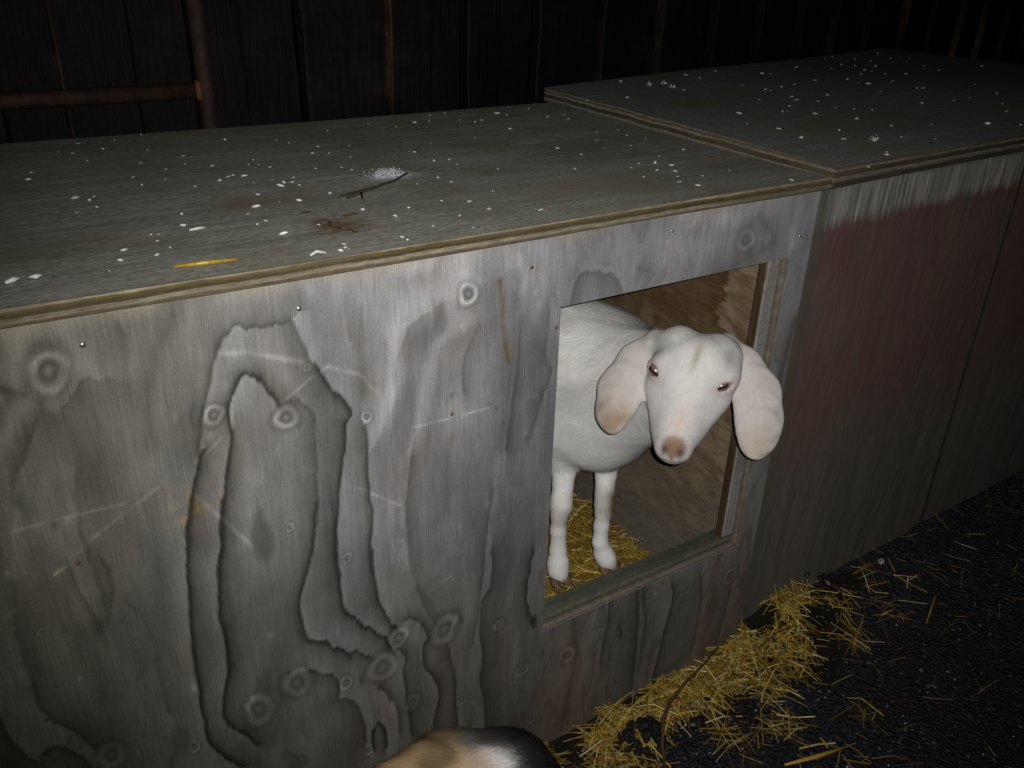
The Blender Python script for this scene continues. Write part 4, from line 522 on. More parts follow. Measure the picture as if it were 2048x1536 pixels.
# ------------------------------------------------------------------ surfaces grown from distance fields
def smin(a, b, k):
    h = np.maximum(k-np.abs(a-b), 0)/k; return np.minimum(a, b)-h*h*k*.25
class Field:
    def __init__(s, lo, hi, h):
        s.lo = np.array(lo, np.float32); s.h = h; s.n = np.ceil((np.array(hi)-s.lo)/h).astype(int)+1; s.D = np.full(s.n, 1.0, np.float32)
        s.ax = [s.lo[i]+h*np.arange(s.n[i], dtype=np.float32) for i in range(3)]
    def box(s, a, b, pad):
        sl = []
        for i in range(3):
            l0 = max(int((min(a[i], b[i])-pad-s.lo[i])/s.h), 0); h0 = min(int((max(a[i], b[i])+pad-s.lo[i])/s.h)+2, s.n[i]); sl.append(slice(l0, max(h0, l0)))
        return tuple(sl)
    def grid(s, sl): return s.ax[0][sl[0]][:, None, None], s.ax[1][sl[1]][None, :, None], s.ax[2][sl[2]][None, None, :]
    def put(s, sl, d, k): s.D[sl] = smin(s.D[sl], d.astype(np.float32), k)
    def capsule(s, a, ra, b, rb, k):
        sl = s.box(a, b, max(ra, rb)+k+.01); x, y, z = s.grid(sl); v = [b[i]-a[i] for i in range(3)]; L2 = sum(q*q for q in v)+1e-12
        t = np.clip(((x-a[0])*v[0]+(y-a[1])*v[1]+(z-a[2])*v[2])/L2, 0, 1)
        d = np.sqrt((x-a[0]-t*v[0])**2+(y-a[1]-t*v[1])**2+(z-a[2]-t*v[2])**2)-(ra+(rb-ra)*t); s.put(sl, d, k)
    def ellipsoid(s, c, R, r, k, cut=False):
        m = max(r); sl = s.box(c, c, m+k+.01); x, y, z = s.grid(sl); x, y, z = x-c[0], y-c[1], z-c[2]
        q = [R[i][0]*x+R[i][1]*y+R[i][2]*z for i in range(3)]
        k0 = np.sqrt(sum((q[i]/r[i])**2 for i in range(3)))+1e-9; k1 = np.sqrt(sum((q[i]/r[i]**2)**2 for i in range(3)))+1e-9
        d = k0*(k0-1)/k1
        if cut: s.D[sl] = -smin(-s.D[sl], d.astype(np.float32), k)
        else: s.put(sl, d, k)
    def ear(s, E, th, k):
        for (p, w, n, wd), (p2, w2, n2, wd2) in zip(E, E[1:]):
            pad = max(w, w2)+k+.012; sl = s.box(p, p2, pad); x, y, z = s.grid(sl); v = [p2[i]-p[i] for i in range(3)]; L2 = sum(a*a for a in v)
            t = np.clip(((x-p[0])*v[0]+(y-p[1])*v[1]+(z-p[2])*v[2])/L2, 0, 1); dx, dy, dz = x-p[0]-t*v[0], y-p[1]-t*v[1], z-p[2]-t*v[2]
            N = [n[i]+n2[i] for i in range(3)]; ln = math.sqrt(sum(a*a for a in N)); N = [a/ln for a in N]
            W_ = [wd[i]+wd2[i] for i in range(3)]; lw = math.sqrt(sum(a*a for a in W_)); W_ = [a/lw for a in W_]
            T_ = [a/math.sqrt(L2) for a in v]
            ww = w+(w2-w)*t; a = dx*W_[0]+dy*W_[1]+dz*W_[2]; l = dx*T_[0]+dy*T_[1]+dz*T_[2]; c = dx*N[0]+dy*N[1]+dz*N[2]+(np.abs(a)/ww)**2*ww*.30
            e = np.sqrt(a*a+l*l); d = np.sqrt(np.maximum(e-ww+th, 0)**2+c*c)-th*(1-.25*np.clip(e/ww, 0, 1)); s.put(sl, d, k)
    def surface(s):
        D = s.D; I = D < 0; nx, ny, nz = D.shape
        c = np.zeros((nx-1, ny-1, nz-1), np.int8)
        for a in (0, 1):
            for b in (0, 1):
                for e in (0, 1): c += I[a:nx-1+a, b:ny-1+b, e:nz-1+e]
        act = np.argwhere((c > 0) & (c < 8)); idx = np.full(c.shape, -1, np.int32); idx[tuple(act.T)] = np.arange(len(act))
        cor = [(a, b, e) for a in (0, 1) for b in (0, 1) for e in (0, 1)]; val = {o: D[act[:, 0]+o[0], act[:, 1]+o[1], act[:, 2]+o[2]] for o in cor}
        P = np.zeros((len(act), 3)); n = np.zeros(len(act))
        for o in cor:
            for ax in range(3):
                if o[ax] == 0:
                    o2 = tuple(1 if i == ax else o[i] for i in range(3)); A, B = val[o], val[o2]; m = (A < 0) != (B < 0); t = np.where(m, A/np.where(m, A-B, 1), 0)
                    pt = np.tile(np.array(o, float), (len(act), 1)); pt[:, ax] = t; P += pt*m[:, None]; n += m
        V = s.lo+(act+P/n[:, None])*s.h; Q = []
        for ax in range(3):
            u, v = [(1, 2), (2, 0), (0, 1)][ax]; sa = [slice(None)]*3; sb = [slice(None)]*3; sa[ax] = slice(0, -1); sb[ax] = slice(1, None)
            A = I[tuple(sa)]; B = I[tuple(sb)]; E = np.argwhere(A != B); E = E[(E[:, u] > 0) & (E[:, v] > 0)]
            E = E[(E[:, u] < D.shape[u]-1) & (E[:, v] < D.shape[v]-1)]
            def ci(du, dv):
                e = E.copy(); e[:, u] += du; e[:, v] += dv; return idx[tuple(e.T)]
            q = np.stack([ci(-1, -1), ci(0, -1), ci(0, 0), ci(-1, 0)], -1); fl = B[tuple(E.T)]; q[fl] = q[fl][:, ::-1]; Q.append(q)
        Q = np.concatenate(Q); return V, Q[(Q >= 0).all(1)]
def fur_of(me_v, quads, col, n, flow, length, width, lift, keep, seed=3, curl=.25, clump=.8):
    """short hairs lying on a body: slender triangles rooted on its skin"""
    r = np.random.default_rng(seed); a, b, c = me_v[quads[:, 0]], me_v[quads[:, 1]], me_v[quads[:, 2]]; cen = (a+c)/2
    nrm = np.cross(b-a, c-a); ar = np.linalg.norm(nrm, axis=1); nrm /= ar[:, None]+1e-12; pr = ar*keep(cen); pr = pr/pr.sum()
    f = r.choice(len(quads), n, p=pr); w = r.random((n, 2)); q = quads[f]
    p = (me_v[q[:, 0]]*(1-w[:, :1])+me_v[q[:, 1]]*w[:, :1])*(1-w[:, 1:])+(me_v[q[:, 3]]*(1-w[:, :1])+me_v[q[:, 2]]*w[:, :1])*w[:, 1:]
    N = nrm[f]; d = flow(p); d += 1.1*clump*np.stack([vnoise(p[:, 0]*70+p[:, 1]*40, p[:, 2]*70+i*9, 400+i)-.5 for i in range(3)], -1); d += r.normal(0, curl, d.shape); d -= N*(d*N).sum(1)[:, None]; d /= np.linalg.norm(d, axis=1)[:, None]+1e-9
    L = length(p)*r.uniform(.5, 1.4, n)*(.55+.9*vnoise(p[:, 0]*55+p[:, 1]*30, p[:, 2]*55, 410)); tip = p+(d*(1-lift)+N*lift)*L[:, None]; sd = np.cross(d, N)*width*.5
    V = np.stack([p-sd-N*.0006, p+sd-N*.0006, tip], 1).reshape(-1, 3); C = np.repeat(col[q[:, 0]], 3, 0)*np.repeat(r.uniform(.80, 1.10, n)*(.86+.22*vnoise(p[:, 0]*80+p[:, 1]*45, p[:, 2]*80, 420)), 3)[:, None]
    NN = np.repeat(N, 3, 0)
    return V, np.arange(3*n).reshape(-1, 3), C, NN
def add_fur(name, V, F, C, NN, mat, parent):
    me = fast_mesh(name, V, F); set_col(me, C)
    me.normals_split_custom_set_from_vertices([tuple(v) for v in (NN/np.linalg.norm(NN, axis=1)[:, None])])
    return link(name, me, mat, parent)
def skin_mat(name, rough=.75):
    k = Mat(name, rough, .2); a = k.attr(); n = k.noise(1, 4, .65, (120, 120, 60)); p = k.noise(22, 4, .6)
    c = k.mix(1.0, a.outputs['Color'], k.ramp(n, [(.3, g3(.90)), (.7, g3(1.06))]), 'MULTIPLY'); c = k.mix(1.0, c, k.ramp(p, [(.35, (.95, .945, .935)), (.65, (1.02, 1.02, 1.02))]), 'MULTIPLY')
    k.bump(k.math('ADD', n, p), .3, .0025); k.b.inputs['Sheen Weight'].default_value = .05; k.b.inputs['Sheen Roughness'].default_value = .6
    return k.col(c)
def blob(V, c, r): return np.exp(-(np.linalg.norm(V-np.array(c), axis=1)/r)**2)

# ------------------------------------------------------------------ the white kid
def goat():
    root = tag(empty('goat', (.86, .30, .15)), 'white goat kid with long drooping ears leaning its head out of the hut doorway', 'goat')
    f = Field((.38, -.20, .12), (1.14, .76, .87), .0030)
    for q in GOAT:
        if q[0] == 'c': f.capsule(q[1], q[2], q[3], q[4], q[5])
        elif q[0] == 'e': f.ellipsoid(q[1], q[2], q[3], q[4])
    for E in EARS: f.ear(E, .0058, .010)
    for q in GOAT:
        if q[0] == 's': f.ellipsoid(q[1], q[2], q[3], q[4], True)
    V, Q = f.surface()
    G = GCOL; O, RX, DN, FF = [np.array(a) for a in HEADAX]
    hd = np.clip((.215-np.linalg.norm(V-np.array(HEADAX[0])-np.array(HEADAX[2])*.03, axis=1))/.06, 0, 1)[:, None]; C = np.array([.86, .855, .83])*(1-hd)+np.array([.63, .625, .605])*hd  # coat darker on the head, whiter on the body, to offset flash falloff
    def paint(c, m, amt=1.0):
        nonlocal C
        m = np.clip(m*amt, 0, 1)[:, None]; C = C*(1-m)+np.array(c)*m
    mott = vnoise(V[:, 0]*60, V[:, 1]*60+V[:, 2]*47, 5)
    L = V-O; lx, ld, lf = L@RX, L@DN, L@FF
    face = (lf > -.09) & (np.abs(lx) < .085) & (ld < .16)
    # nose pad, bridge, eye rims, poll
    paint((.21, .118, .072), 1/(1+np.exp((np.sqrt(((lx-.003)/.0185)**2+((ld-.108)/.0175)**2)-1)*8))*(lf > -.035)*face)
    for sx in (-1, 1): paint((.07, .035, .025), np.exp(-((lx-.002-sx*.0135)/.006)**2-((ld-.117+0*lx)/.0085)**2)*(lf > -.03)*face, .9)
    paint((.25, .13, .09), np.exp(-((lx-.003)/.004)**2-((ld-.127)/.007)**2)*(lf > -.04)*face, .7)
    paint((.22, .14, .11), np.exp(-((ld-.1335+lx*lx*9)/.0022)**2)*(lf > -.05)*face*(np.abs(lx) < .026), .75)
    paint((.58, .47, .42), np.exp(-(lx/.014)**2-((ld-.068)/.026)**2)*face*(.4+mott), .7)
    paint((.38, .365, .29), np.exp(-((lx-.004+.10*(ld+.04))/.0062)**2-((ld+.036)/.024)**2)*(lf > -.05)*face, .95)  # forehead notch drawn as a soft shadow in the coat colour
    paint((.36, .355, .335), np.exp(-((lx+.062)/.014)**2-((ld+.044)/.024)**2)*(lf > -.09), 1.0); paint((.36, .355, .335), np.exp(-((lx-.053)/.013)**2-((ld+.050)/.024)**2)*(lf > -.09), .95)  # grey shadow beside both ear bases, painted into the coat
    paint((.85, .85, .83), np.exp(-((lx+.036)/.005)**2-((ld+.057)/.004)**2)*(lf > -.08), .9); paint((.85, .85, .83), np.exp(-((lx-.042)/.006)**2-((ld+.058)/.004)**2)*(lf > -.08), .9)
    for sx in (-1, 1): paint((.60, .59, .57), np.exp(-((lx-sx*.034)/.012)**2-((ld-.07)/.035)**2)*face, .5)  # painted shading down both sides of the nose
    paint((.53, .525, .50), np.exp(-((ld+.075)/.016)**2)*(np.abs(lx) < .07)*(lf < .01)*face, .5)
    for c in (G['budL'], G['budR']): paint((.55, .54, .51), blob(V, c, .020), .6)
    for e in EYES:
        c, a1, a2, o = [np.array(a) for a in e]; w = V-c; q = np.sqrt((w@a1/.017)**2+(w@a2/.0095)**2+(w@o/.02)**2); paint((.46, .33, .30), np.exp(-(q/1.5)**3), .8); paint((.12, .07, .065), np.exp(-(q/.80)**6), .95)
    # ears: thin pink skin with dirty tan tips
    ear = np.zeros(len(V))
    for E in EARS:
        for p, w, n, wd in E[1:]:
            ear = np.maximum(ear, blob(V, p, w*1.1)*(np.abs((V-np.array(p))@np.array(n)) < .016))
    ear *= ~((np.abs(lx) < .062) & (ld > -.085))
    paint((.52, .472, .445), np.clip(ear*1.4, 0, 1), .8)
    paint((.33, .245, .165), blob(V, G['tipL'], .030)*(ear > .05)*(.6+mott), .95); paint((.42, .36, .28), blob(V, G['tipR'], .036)*(ear > .05)*(.5+mott), .7)
    for c in (G['knL'], G['knR']): paint((.15, .10, .045), blob(V, c, .030)*(.7+.8*mott), 1.5)
    for c in HOOF: paint((.27, .18, .08), 1/(1+np.exp((V[:, 2]-c[2]+.004)/.004))*(np.hypot(V[:, 0]-c[0], V[:, 1]-c[1]) < .05), .8)
    grey_mottle = np.clip((fbm(V[:, 0]*14, V[:, 2]*14+V[:, 1]*9, 9)-.48)*3, 0, 1); paint((.56, .545, .50), grey_mottle*(V[:, 1] > .06), .7)  # uneven greyish patches over the body
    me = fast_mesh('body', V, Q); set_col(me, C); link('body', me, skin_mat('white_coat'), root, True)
    # coat
    def flow(p):
        d = np.zeros_like(p); l = p-O; up = l@DN
        head = (l@FF > -.11) & (np.linalg.norm(l, axis=1) < .2)
        d[:] = (-.35, .55, -.65); d[head] = DN*-.0+(-FF*.5) + 0
        d[head] += DN*np.sign(.02-up[head])[:, None]*-.7
        low = p[:, 2] < .42; d[low] = (0, .1, -1); return d
    def length(p):
        l = p-O; head = np.linalg.norm(l, axis=1) < .20; ln = np.where(head, .0045, .019); ln = np.where(p[:, 2] < .40, .007, ln)
        for E in EARS:
            for q, w, n_, wd in E[2:]: ln = np.where((np.linalg.norm(p-np.array(q), axis=1) < w*1.15) & (np.abs(l@RX) > .058), .0022, ln)
        return ln
    def keep(c):
        l = c-O; m = np.ones(len(c)); m[c[:, 1] > .5] = .1
        m[(l@FF > -.06) & (l@DN > .102)] = .25
        for e in EYES: m[np.linalg.norm(c-np.array(e[0]), axis=1) < .014] = 0
        return m
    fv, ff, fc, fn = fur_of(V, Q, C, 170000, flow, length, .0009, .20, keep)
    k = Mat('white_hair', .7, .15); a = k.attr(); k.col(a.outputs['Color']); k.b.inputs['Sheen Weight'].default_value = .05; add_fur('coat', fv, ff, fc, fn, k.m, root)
    # eyes
    ke = Mat('goat_eye', .22, 1.0); tc = ke.node('TexCoord'); sp = ke.node('SeparateXYZ'); ke.l(tc.outputs['Object'], sp.inputs[0])
    slit = ke.math('LESS_THAN', ke.math('ABSOLUTE', sp.outputs[1]), .0022); ke.b.inputs['Coat Weight'].default_value = 1; ke.b.inputs['Coat Roughness'].default_value = .2
    ke.col(ke.mix(slit, (.20, .13, .115), (.02, .016, .018)))
    for e in EYES:
        c, a1, a2, o = [Vector(a) for a in e]; N = 24; v = []; fq = []
        for i in range(N//2+1):
            for j in range(N): t, ph = math.pi*i/(N//2), 2*math.pi*j/N; v.append((.0125*math.sin(t)*math.cos(ph), .0125*math.sin(t)*math.sin(ph), .0125*math.cos(t)))
        for i in range(N//2):
            for j in range(N): fq.append((i*N+j, (i+1)*N+j, (i+1)*N+(j+1) % N, i*N+(j+1) % N))
        em = mesh('eye', v, fq); em.materials.append(ke.m); eo = bpy.data.objects.new('eye', em); COLL.objects.link(eo); eo.parent = root
        em.polygons.foreach_set('use_smooth', np.ones(len(em.polygons), bool))
        Mx = Matrix((a1, a2, o)).transposed().to_4x4(); Mx.translation = c-Vector(root.location); eo.matrix_local = Mx
    # hooves: two horny toes on each foot in view
    kh = Mat('hoof_horn', .6, .35); kh.col(kh.ramp(kh.noise(40, 3), [(.3, (.09, .06, .03)), (.7, (.24, .16, .08))]))
    for h in HOOF:
        m = MB()
        for sx in (-1, 1):
            x0 = h[0]+sx*.0105; pts = [(x0, h[1]+.004, h[2]+.004), (x0+sx*.002, h[1]-.010, h[2]-.012), (x0+sx*.002, h[1]-.018, h[2]-.024), (x0, h[1]-.016, h[2]-.030)]
            m.tube(pts, [.010, .0125, .0115, .006], 10)
        m.build('hoof', kh.m, root, True)
goat()

# ------------------------------------------------------------------ the calico cat passing below
def cat():
    root = tag(empty('cat', (.46, -.15, 0)), 'calico cat with tan, white and black back passing in front of the hut', 'cat')
    f = Field((.10, -.42, -.01), (.82, .04, .36), .0045)
    A = lambda *q: f.capsule(*q)
    A((.345, -.118, .198), .070, (.40, -.125, .208), .072, .05)
    A((.415, -.130, .208), .060, (.480, -.158, .212), .068, .05)
    A((.335, -.12, .16), .062, (.48, -.165, .155), .062, .05)
    A((.495, -.165, .20), .058, (.555, -.205, .145), .046, .04)         # neck, head held low
    f.ellipsoid((.590, -.232, .110), [(1, 0, 0), (0, 1, 0), (0, 0, 1)], (.046, .044, .040), .03)
    f.ellipsoid((.625, -.248, .090), [(1, 0, 0), (0, 1, 0), (0, 0, 1)], (.022, .022, .017), .02)
    for dx, dy in ((-.012, .024), (.012, -.026)): f.capsule((.588+dx, -.232+dy, .136), .014, (.584+dx*1.3, -.230+dy*1.25, .168), .004, .012)
    for (x, y) in ((.33, -.075), (.30, -.155)):
        A((x, y, .17), .045, (x-.02, y, .10), .028, .03); A((x-.02, y, .10), .026, (x-.05, y, .06), .015, .02); A((x-.05, y, .06), .014, (x-.03, y, .012), .013, .015); A((x-.03, y, .012), .013, (x+.005, y-.005, .010), .013, .015)
    for (x, y) in ((.515, -.140), (.50, -.205)):
        A((x, y, .17), .036, (x, y, .09), .020, .03); A((x, y, .09), .019, (x+.01, y, .012), .013, .02); A((x+.01, y, .012), .013, (x+.035, y-.01, .010), .013, .015)
    tl = [(.275, -.11, .215), (.225, -.10, .19), (.18, -.10, .14), (.15, -.11, .11)]
    for a, b in zip(tl, tl[1:]): A(a, .018, b, .015, .02)
    V, Q = f.surface()
    tan = np.array([.52, .36, .19]); wht = np.array([.72, .70, .68]); blk = np.array([.012, .011, .012])
    n = vnoise(V[:, 0]*22, V[:, 1]*22+V[:, 2]*17, 7)-.5; s = (V[:, 0]-.30)*.93-(V[:, 1]+.11)*.34; side = (V[:, 1]+.11)+(V[:, 0]-.33)*.36+.05*n
    sg = lambda t: 1/(1+np.exp(-t))
    C = np.tile(tan, (len(V), 1)); put = lambda c, m: C*(1-m[:, None])+np.array(c)*m[:, None]
    C = put((.70, .52, .30), sg((.06*n+.01)/.006)*.4)
    C = put((.13, .085, .04), np.exp(-((s-.095+.04*n)/.017)**2)*sg((V[:, 2]-.22)/.01)*.8)
    C = put((.58, .45, .36), np.exp(-((s-.150)/.025)**2)*.7)
    C = put(wht, sg((s-.155+.05*n)/.006))
    C = put(blk, sg((side-.002-.1*np.clip(.2-s, 0, .2))/.006)*sg((s-.12)/.02)); C = put(blk, sg((s-.222+.05*n)/.006)); C = put(blk, sg((.002-s+.02*n)/.005)*.9)
    me = fast_mesh('body', V, Q); set_col(me, C); link('body', me, skin_mat('calico_coat'), root, True)
    fv, ff, fc, fn = fur_of(V, Q, C, 80000, lambda p: np.tile(np.array([-.85, .35, -.3]), (len(p), 1)), lambda p: np.where(p[:, 0] > .56, .008, .020), .0013, .18, lambda c: np.where(c[:, 2] > .12, 1.0, .25), 9, .22)
    k = Mat('calico_hair', .65, .2); a = k.attr(); k.col(a.outputs['Color']); add_fur('coat', fv, ff, fc, fn, k.m, root)
    ke = Mat('cat_eye', .05, .7); ke.col((.25, .22, .05))
    for y in (-.214, -.260):
        m = MB(); m.tube([(.618, y, .119), (.626, y-.002, .118), (.629, y-.002, .118)], [.008, .0075, .003], 10); m.build('eye', ke.m, root, True)
cat()

# ------------------------------------------------------------------ straw
def straw_mat():
    k = Mat('golden_straw', .38, .5); a = k.attr(); k.col(k.mix(1.0, a.outputs['Color'], k.ramp(k.noise(1, 3, .6, (90, 90, 90)), [(.3, g3(.65)), (.7, g3(1.25))]), 'MULTIPLY')); return k.m
MAT['straw'] = straw_mat()
SV = [(0, -.5, 0), (0, .5, 0), (0, 0, .8)]
def straws(name, label, spots, parent=None):
    V = []; F = []; C = []
    for (x, y, z, az, el, L, w, tone) in spots:
        d = np.array([math.cos(az)*math.cos(el), math.sin(az)*math.cos(el), math.sin(el)]); sd = np.array([-math.sin(az), math.cos(az), 0]); up = np.cross(d, sd)*-1; b = len(V)
        ro = random.uniform(0, 6.3); s2 = sd*math.cos(ro)+up*math.sin(ro); u2 = up*math.cos(ro)-sd*math.sin(ro); bend = random.gauss(0, .11)*L
        for i, t in enumerate((-.5, 0, .5)):
            c = np.array([x, y, z])+d*L*t+up*(bend*(1-4*t*t))
            for (p, q) in ((-.5, 0), (0, .35), (.5, 0), (0, -.35)): V.append(c+s2*w*p+u2*w*q); C.append((*tone, 1))
        for i in (0, 1):
            for j in range(4): F.append((b+i*4+j, b+i*4+(j+1) % 4, b+i*4+4+(j+1) % 4, b+i*4+4+j))
        F.append((b+3, b+2, b+1, b)); F.append((b+8, b+9, b+10, b+11))
    me = mesh(name, V, F); set_col(me, np.array(C)); return tag(link(name, me, MAT['straw']), label, None, None, 'stuff')
TONES = [(.52, .34, .040), (.44, .27, .028), (.62, .45, .09), (.34, .19, .02), (.22, .14, .03), (.66, .54, .19), (.30, .20, .04)]
def tone(): c = random.choice(TONES); f = random.choice((.4, .6, .75, .9, 1.05)); return tuple(v*f for v in c)
def heap(x, y):
    """height of the straw lying along the foot of the huts"""
    e = -.0-y if x < 1.18 else .02-y
    h = .034*math.exp(-max(e, 0)/.07)*(.55+.45*math.sin(x*9.3)+.2)+.045*math.exp(-((x-1.26)/.16)**2)*math.exp(-max(e, 0)/.10)
    h *= 1 if x < 1.35 else max(0, 1-(x-1.35)/.35)
    return max(h, 0)*min(max((x-.55)/.25, 0), 1)
spots = []
while len(spots) < 1950:
    x = random.uniform(.62, 1.75); e = random.expovariate(1/.085)
    if x > 1.30 and random.random() > math.exp(-(x-1.30)/.12): continue
    lim = .36 if x < 1.28 else .16
    if e > lim: continue
    y = (-.004 if x < 1.18 else .010)-e
    if fbm(np.array([x*17]), np.array([y*17]), 71, 3)[0] < .37+e*.55: continue
    hz = heap(x, y); z = gz(x, y)+.004+hz*random.uniform(.55, 1.05)
    L = random.uniform(.02, .075)+.07*random.random()**3; spots.append((x, y-.004, z, random.uniform(0, 6.3), random.gauss(0, .22), L, random.uniform(.0012, .0032), tone()))
n = 0
while n < 260:                                                     # single stalks further out on the dark ground
    x = random.uniform(.75, 2.75); y = random.uniform(-.75, .06)
    if random.random() > math.exp(-(abs(y))/.30): continue
    c = random.uniform(.35, .8); spots.append((x, y, gz(x, y)+.006, random.uniform(0, 6.3), random.gauss(0, .12), random.uniform(.02, .10), random.uniform(.001, .0026), tuple(v*c for v in random.choice([(.42, .30, .10), (.36, .20, .08), (.40, .34, .18), (.24, .15, .07)])))); n += 1
straws('straw', 'golden straw bedding spilled along the foot of the huts', spots)
def heap_base():
    k = Mat('matted_straw', .7, .3); f = k.noise(160, 6, .8); k.col(k.ramp(f, [(.38, (.008, .007, .005)), (.58, (.022, .016, .007)), (.75, (.11, .075, .02))])); k.bump(f, 1.0, .01)
    xs = np.linspace(.55, 1.72, 130); ys = np.linspace(-.30, .011, 40); X, Y = np.meshgrid(xs, ys, indexing='ij')
    Z = np.array([[gz(a, b)-.007+.8*heap(a, b)+(.004*(vn2(a*60, b*60)-.5) if heap(a, b) > .004 else -.004) for b in ys] for a in xs])
    i = np.arange(X.size).reshape(X.shape); q = np.stack([i[:-1, :-1], i[1:, :-1], i[1:, 1:], i[:-1, 1:]], -1).reshape(-1, 4)
    hit = np.array([[heap(a, b) for b in ys] for a in xs]).ravel()
    me = fast_mesh('straw_mat', np.stack([X, np.minimum(Y, np.where(X < 1.18, -.002, .011)), Z], -1).reshape(-1, 3), q[(hit[q] > .006).all(1)])
    tag(link('straw', me, k.m, None, True), 'flattened brown straw under the loose stalks outside', None, None, 'stuff')
def vn2(a, b): return float(vnoise(np.array([a]), np.array([b]), 88)[0])
heap_base()
def bed_h(x, y): return .100+.035*math.exp(-((x-.85)/.22)**2)+.02*(vn2(x*9, y*9)-.5)-.02*max(0, (x-1.0)/.15)
spots = []
for n in range(3000):
    x = random.uniform(.50, 1.145); y = random.uniform(.07, .70); spots.append((x, y, bed_h(x, y)+random.uniform(0, .018), random.uniform(0, 6.3), random.gauss(0, .2), random.uniform(.02, .08), random.uniform(.0012, .0026), tuple(v*1.25 for v in tone())))
straws('straw', 'golden straw bedding on the floor inside the left hut', spots)
def bed_base():
    k = Mat('bedding_base', .6, .35); f = k.noise(130, 6, .8); k.col(k.ramp(f, [(.3, (.09, .055, .008)), (.5, (.34, .215, .03)), (.7, (.56, .39, .07))])); k.bump(f, 1.0, .008)
    xs = np.linspace(X0+.025, 1.150, 100); ys = np.linspace(.064, DEP-.024, 60); X, Y = np.meshgrid(xs, ys, indexing='ij'); Z = np.array([[bed_h(a, b) for b in ys] for a in xs])
    i = np.arange(X.size).reshape(X.shape); q = np.stack([i[:-1, :-1], i[1:, :-1], i[1:, 1:], i[:-1, 1:]], -1).reshape(-1, 4)
    tag(link('straw', fast_mesh('bedding', np.stack([X, Y, Z], -1).reshape(-1, 3), q), k.m, None, True), 'packed layer of straw bedding under the kid', None, None, 'stuff')
bed_base()

# ------------------------------------------------------------------ small things on the lids
def pebble_mesh(name, rx, ry, rz, seed, n=(7, 10), rough=.30):
    r = random.Random(seed); v = []; f = []
    for i in range(n[0]+1):
        for j in range(n[1]):
            t, p = math.pi*i/n[0], 2*math.pi*j/n[1]; k = 1+(r.random()-.5)*rough*2*math.sin(t); v.append((rx*k*math.sin(t)*math.cos(p), ry*k*math.sin(t)*math.sin(p), rz*k*math.cos(t)))
    for i in range(n[0]):
        for j in range(n[1]): f.append((i*n[1]+j, (i+1)*n[1]+j, (i+1)*n[1]+(j+1) % n[1], i*n[1]+(j+1) % n[1]))
    me = mesh(name, v, f); me.polygons.foreach_set('use_smooth', np.ones(len(me.polygons), bool)); return me
k = Mat('white_crumb', .6, .35); MAT['white'] = k.col(k.ramp(k.noise(300, 3), [(.3, (.45, .44, .41)), (.7, (.70, .69, .66))])); oi = k.node('ObjectInfo'); k.col(k.mix(1.0, k.ramp(k.noise(300, 3), [(.3, (.5, .49, .46)), (.7, (.78, .77, .74))]), k.ramp(oi.outputs['Random'], [(0, g3(.45)), (1, g3(1.05))]), 'MULTIPLY'))
crumbs = [pebble_mesh('white_grain', a, b, c, s) for s, (a, b, c) in enumerate([(.0050, .0025, .0018), (.0030, .0024, .0016), (.0062, .0020, .0018), (.0022, .0020, .0015), (.0044, .0019, .0016)])]
for me in crumbs: me.materials.append(MAT['white'])
def crumb(x, y, z, label, group, far=False):
    o = bpy.data.objects.new('white_grain', random.choice(crumbs)); COLL.objects.link(o); o.location = (x, y, z); o.rotation_euler = (random.uniform(-.15, .15), random.uniform(-.2, .2), random.gauss(-.2, .9)); s = random.choice((.5, .65, .8, .8, 1.0, 1.15))*(1.2 if far else .85); o.scale = (s*random.uniform(.8, 1.3), s, s)
    tag(o, label, 'grain', group)
for x, y in GRAINS_LEFT: crumb(x, max(y, .004)+random.uniform(0, .002), 1.0213, 'small white grain lying loose on the grey lid of the left hut', 'white grains on the left lid')
for x, y in GRAINS_RIGHT: crumb(x, y, bz(x, y)+.0016, 'small white grain lying loose on the lid of the right hut', 'white grains on the right lid', True)
def chip(pts, w, h, label, name='white_chip', mat=None, cat='chip'):
    m = MB(); P = [Vector(p) for p in pts]; m.tube(P, [h*.55]+[h]*(len(P)-2)+[h*.5], 8); o = m.build(name, mat or MAT['white'], None, True); tag(o, label, cat); return o
chip([(.001, .0565, 1.0235), (.008, .061, 1.024), (.015, .066, 1.0235)], 0, .0028, 'long white chip at the far left end of the lid, nearest the front edge')
chip([(.023, .0655, 1.0232), (.029, .0618, 1.0236), (.035, .0650, 1.0234)], 0, .0025, 'curved white chip beside the long one at the left end of the lid')
chip([(.299, -.004, 1.0235), (.308, .001, 1.0255), (.318, -.003, 1.0235)], 0, .0020, 'arched white chip on the front rim of the lid, right of the yellow straw')
chip([(.206, .1535, 1.0235), (.216, .155, 1.024), (.226, .1565, 1.0235)], 0, .0020, 'straight white stick-shaped chip in the middle of the left lid')
km = Mat('white_fluff', .95, .05); km.col((.62, .62, .64))
def fluff():
    V = []; F = []; c = np.array([.540, .304, 1.021])
    for n in range(2200):
        p = c+np.array([random.gauss(0, .011), random.gauss(0, .006), abs(random.gauss(0, .004))]); d = np.random.default_rng(n).normal(size=3); d /= np.linalg.norm(d); d[2] = abs(d[2])*.5; s = np.cross(d, (0, 0, 1)); s /= np.linalg.norm(s)+1e-9; b = len(V); L = random.uniform(.003, .008)
        V += [p-s*.0008, p+s*.0008, p+d*L]; F.append((b, b+1, b+2))
    tag(link('feather_tuft', mesh('feather_tuft', V, F), km.m), 'small white downy tuft beside the dark twig on the left lid', 'tuft')
fluff()
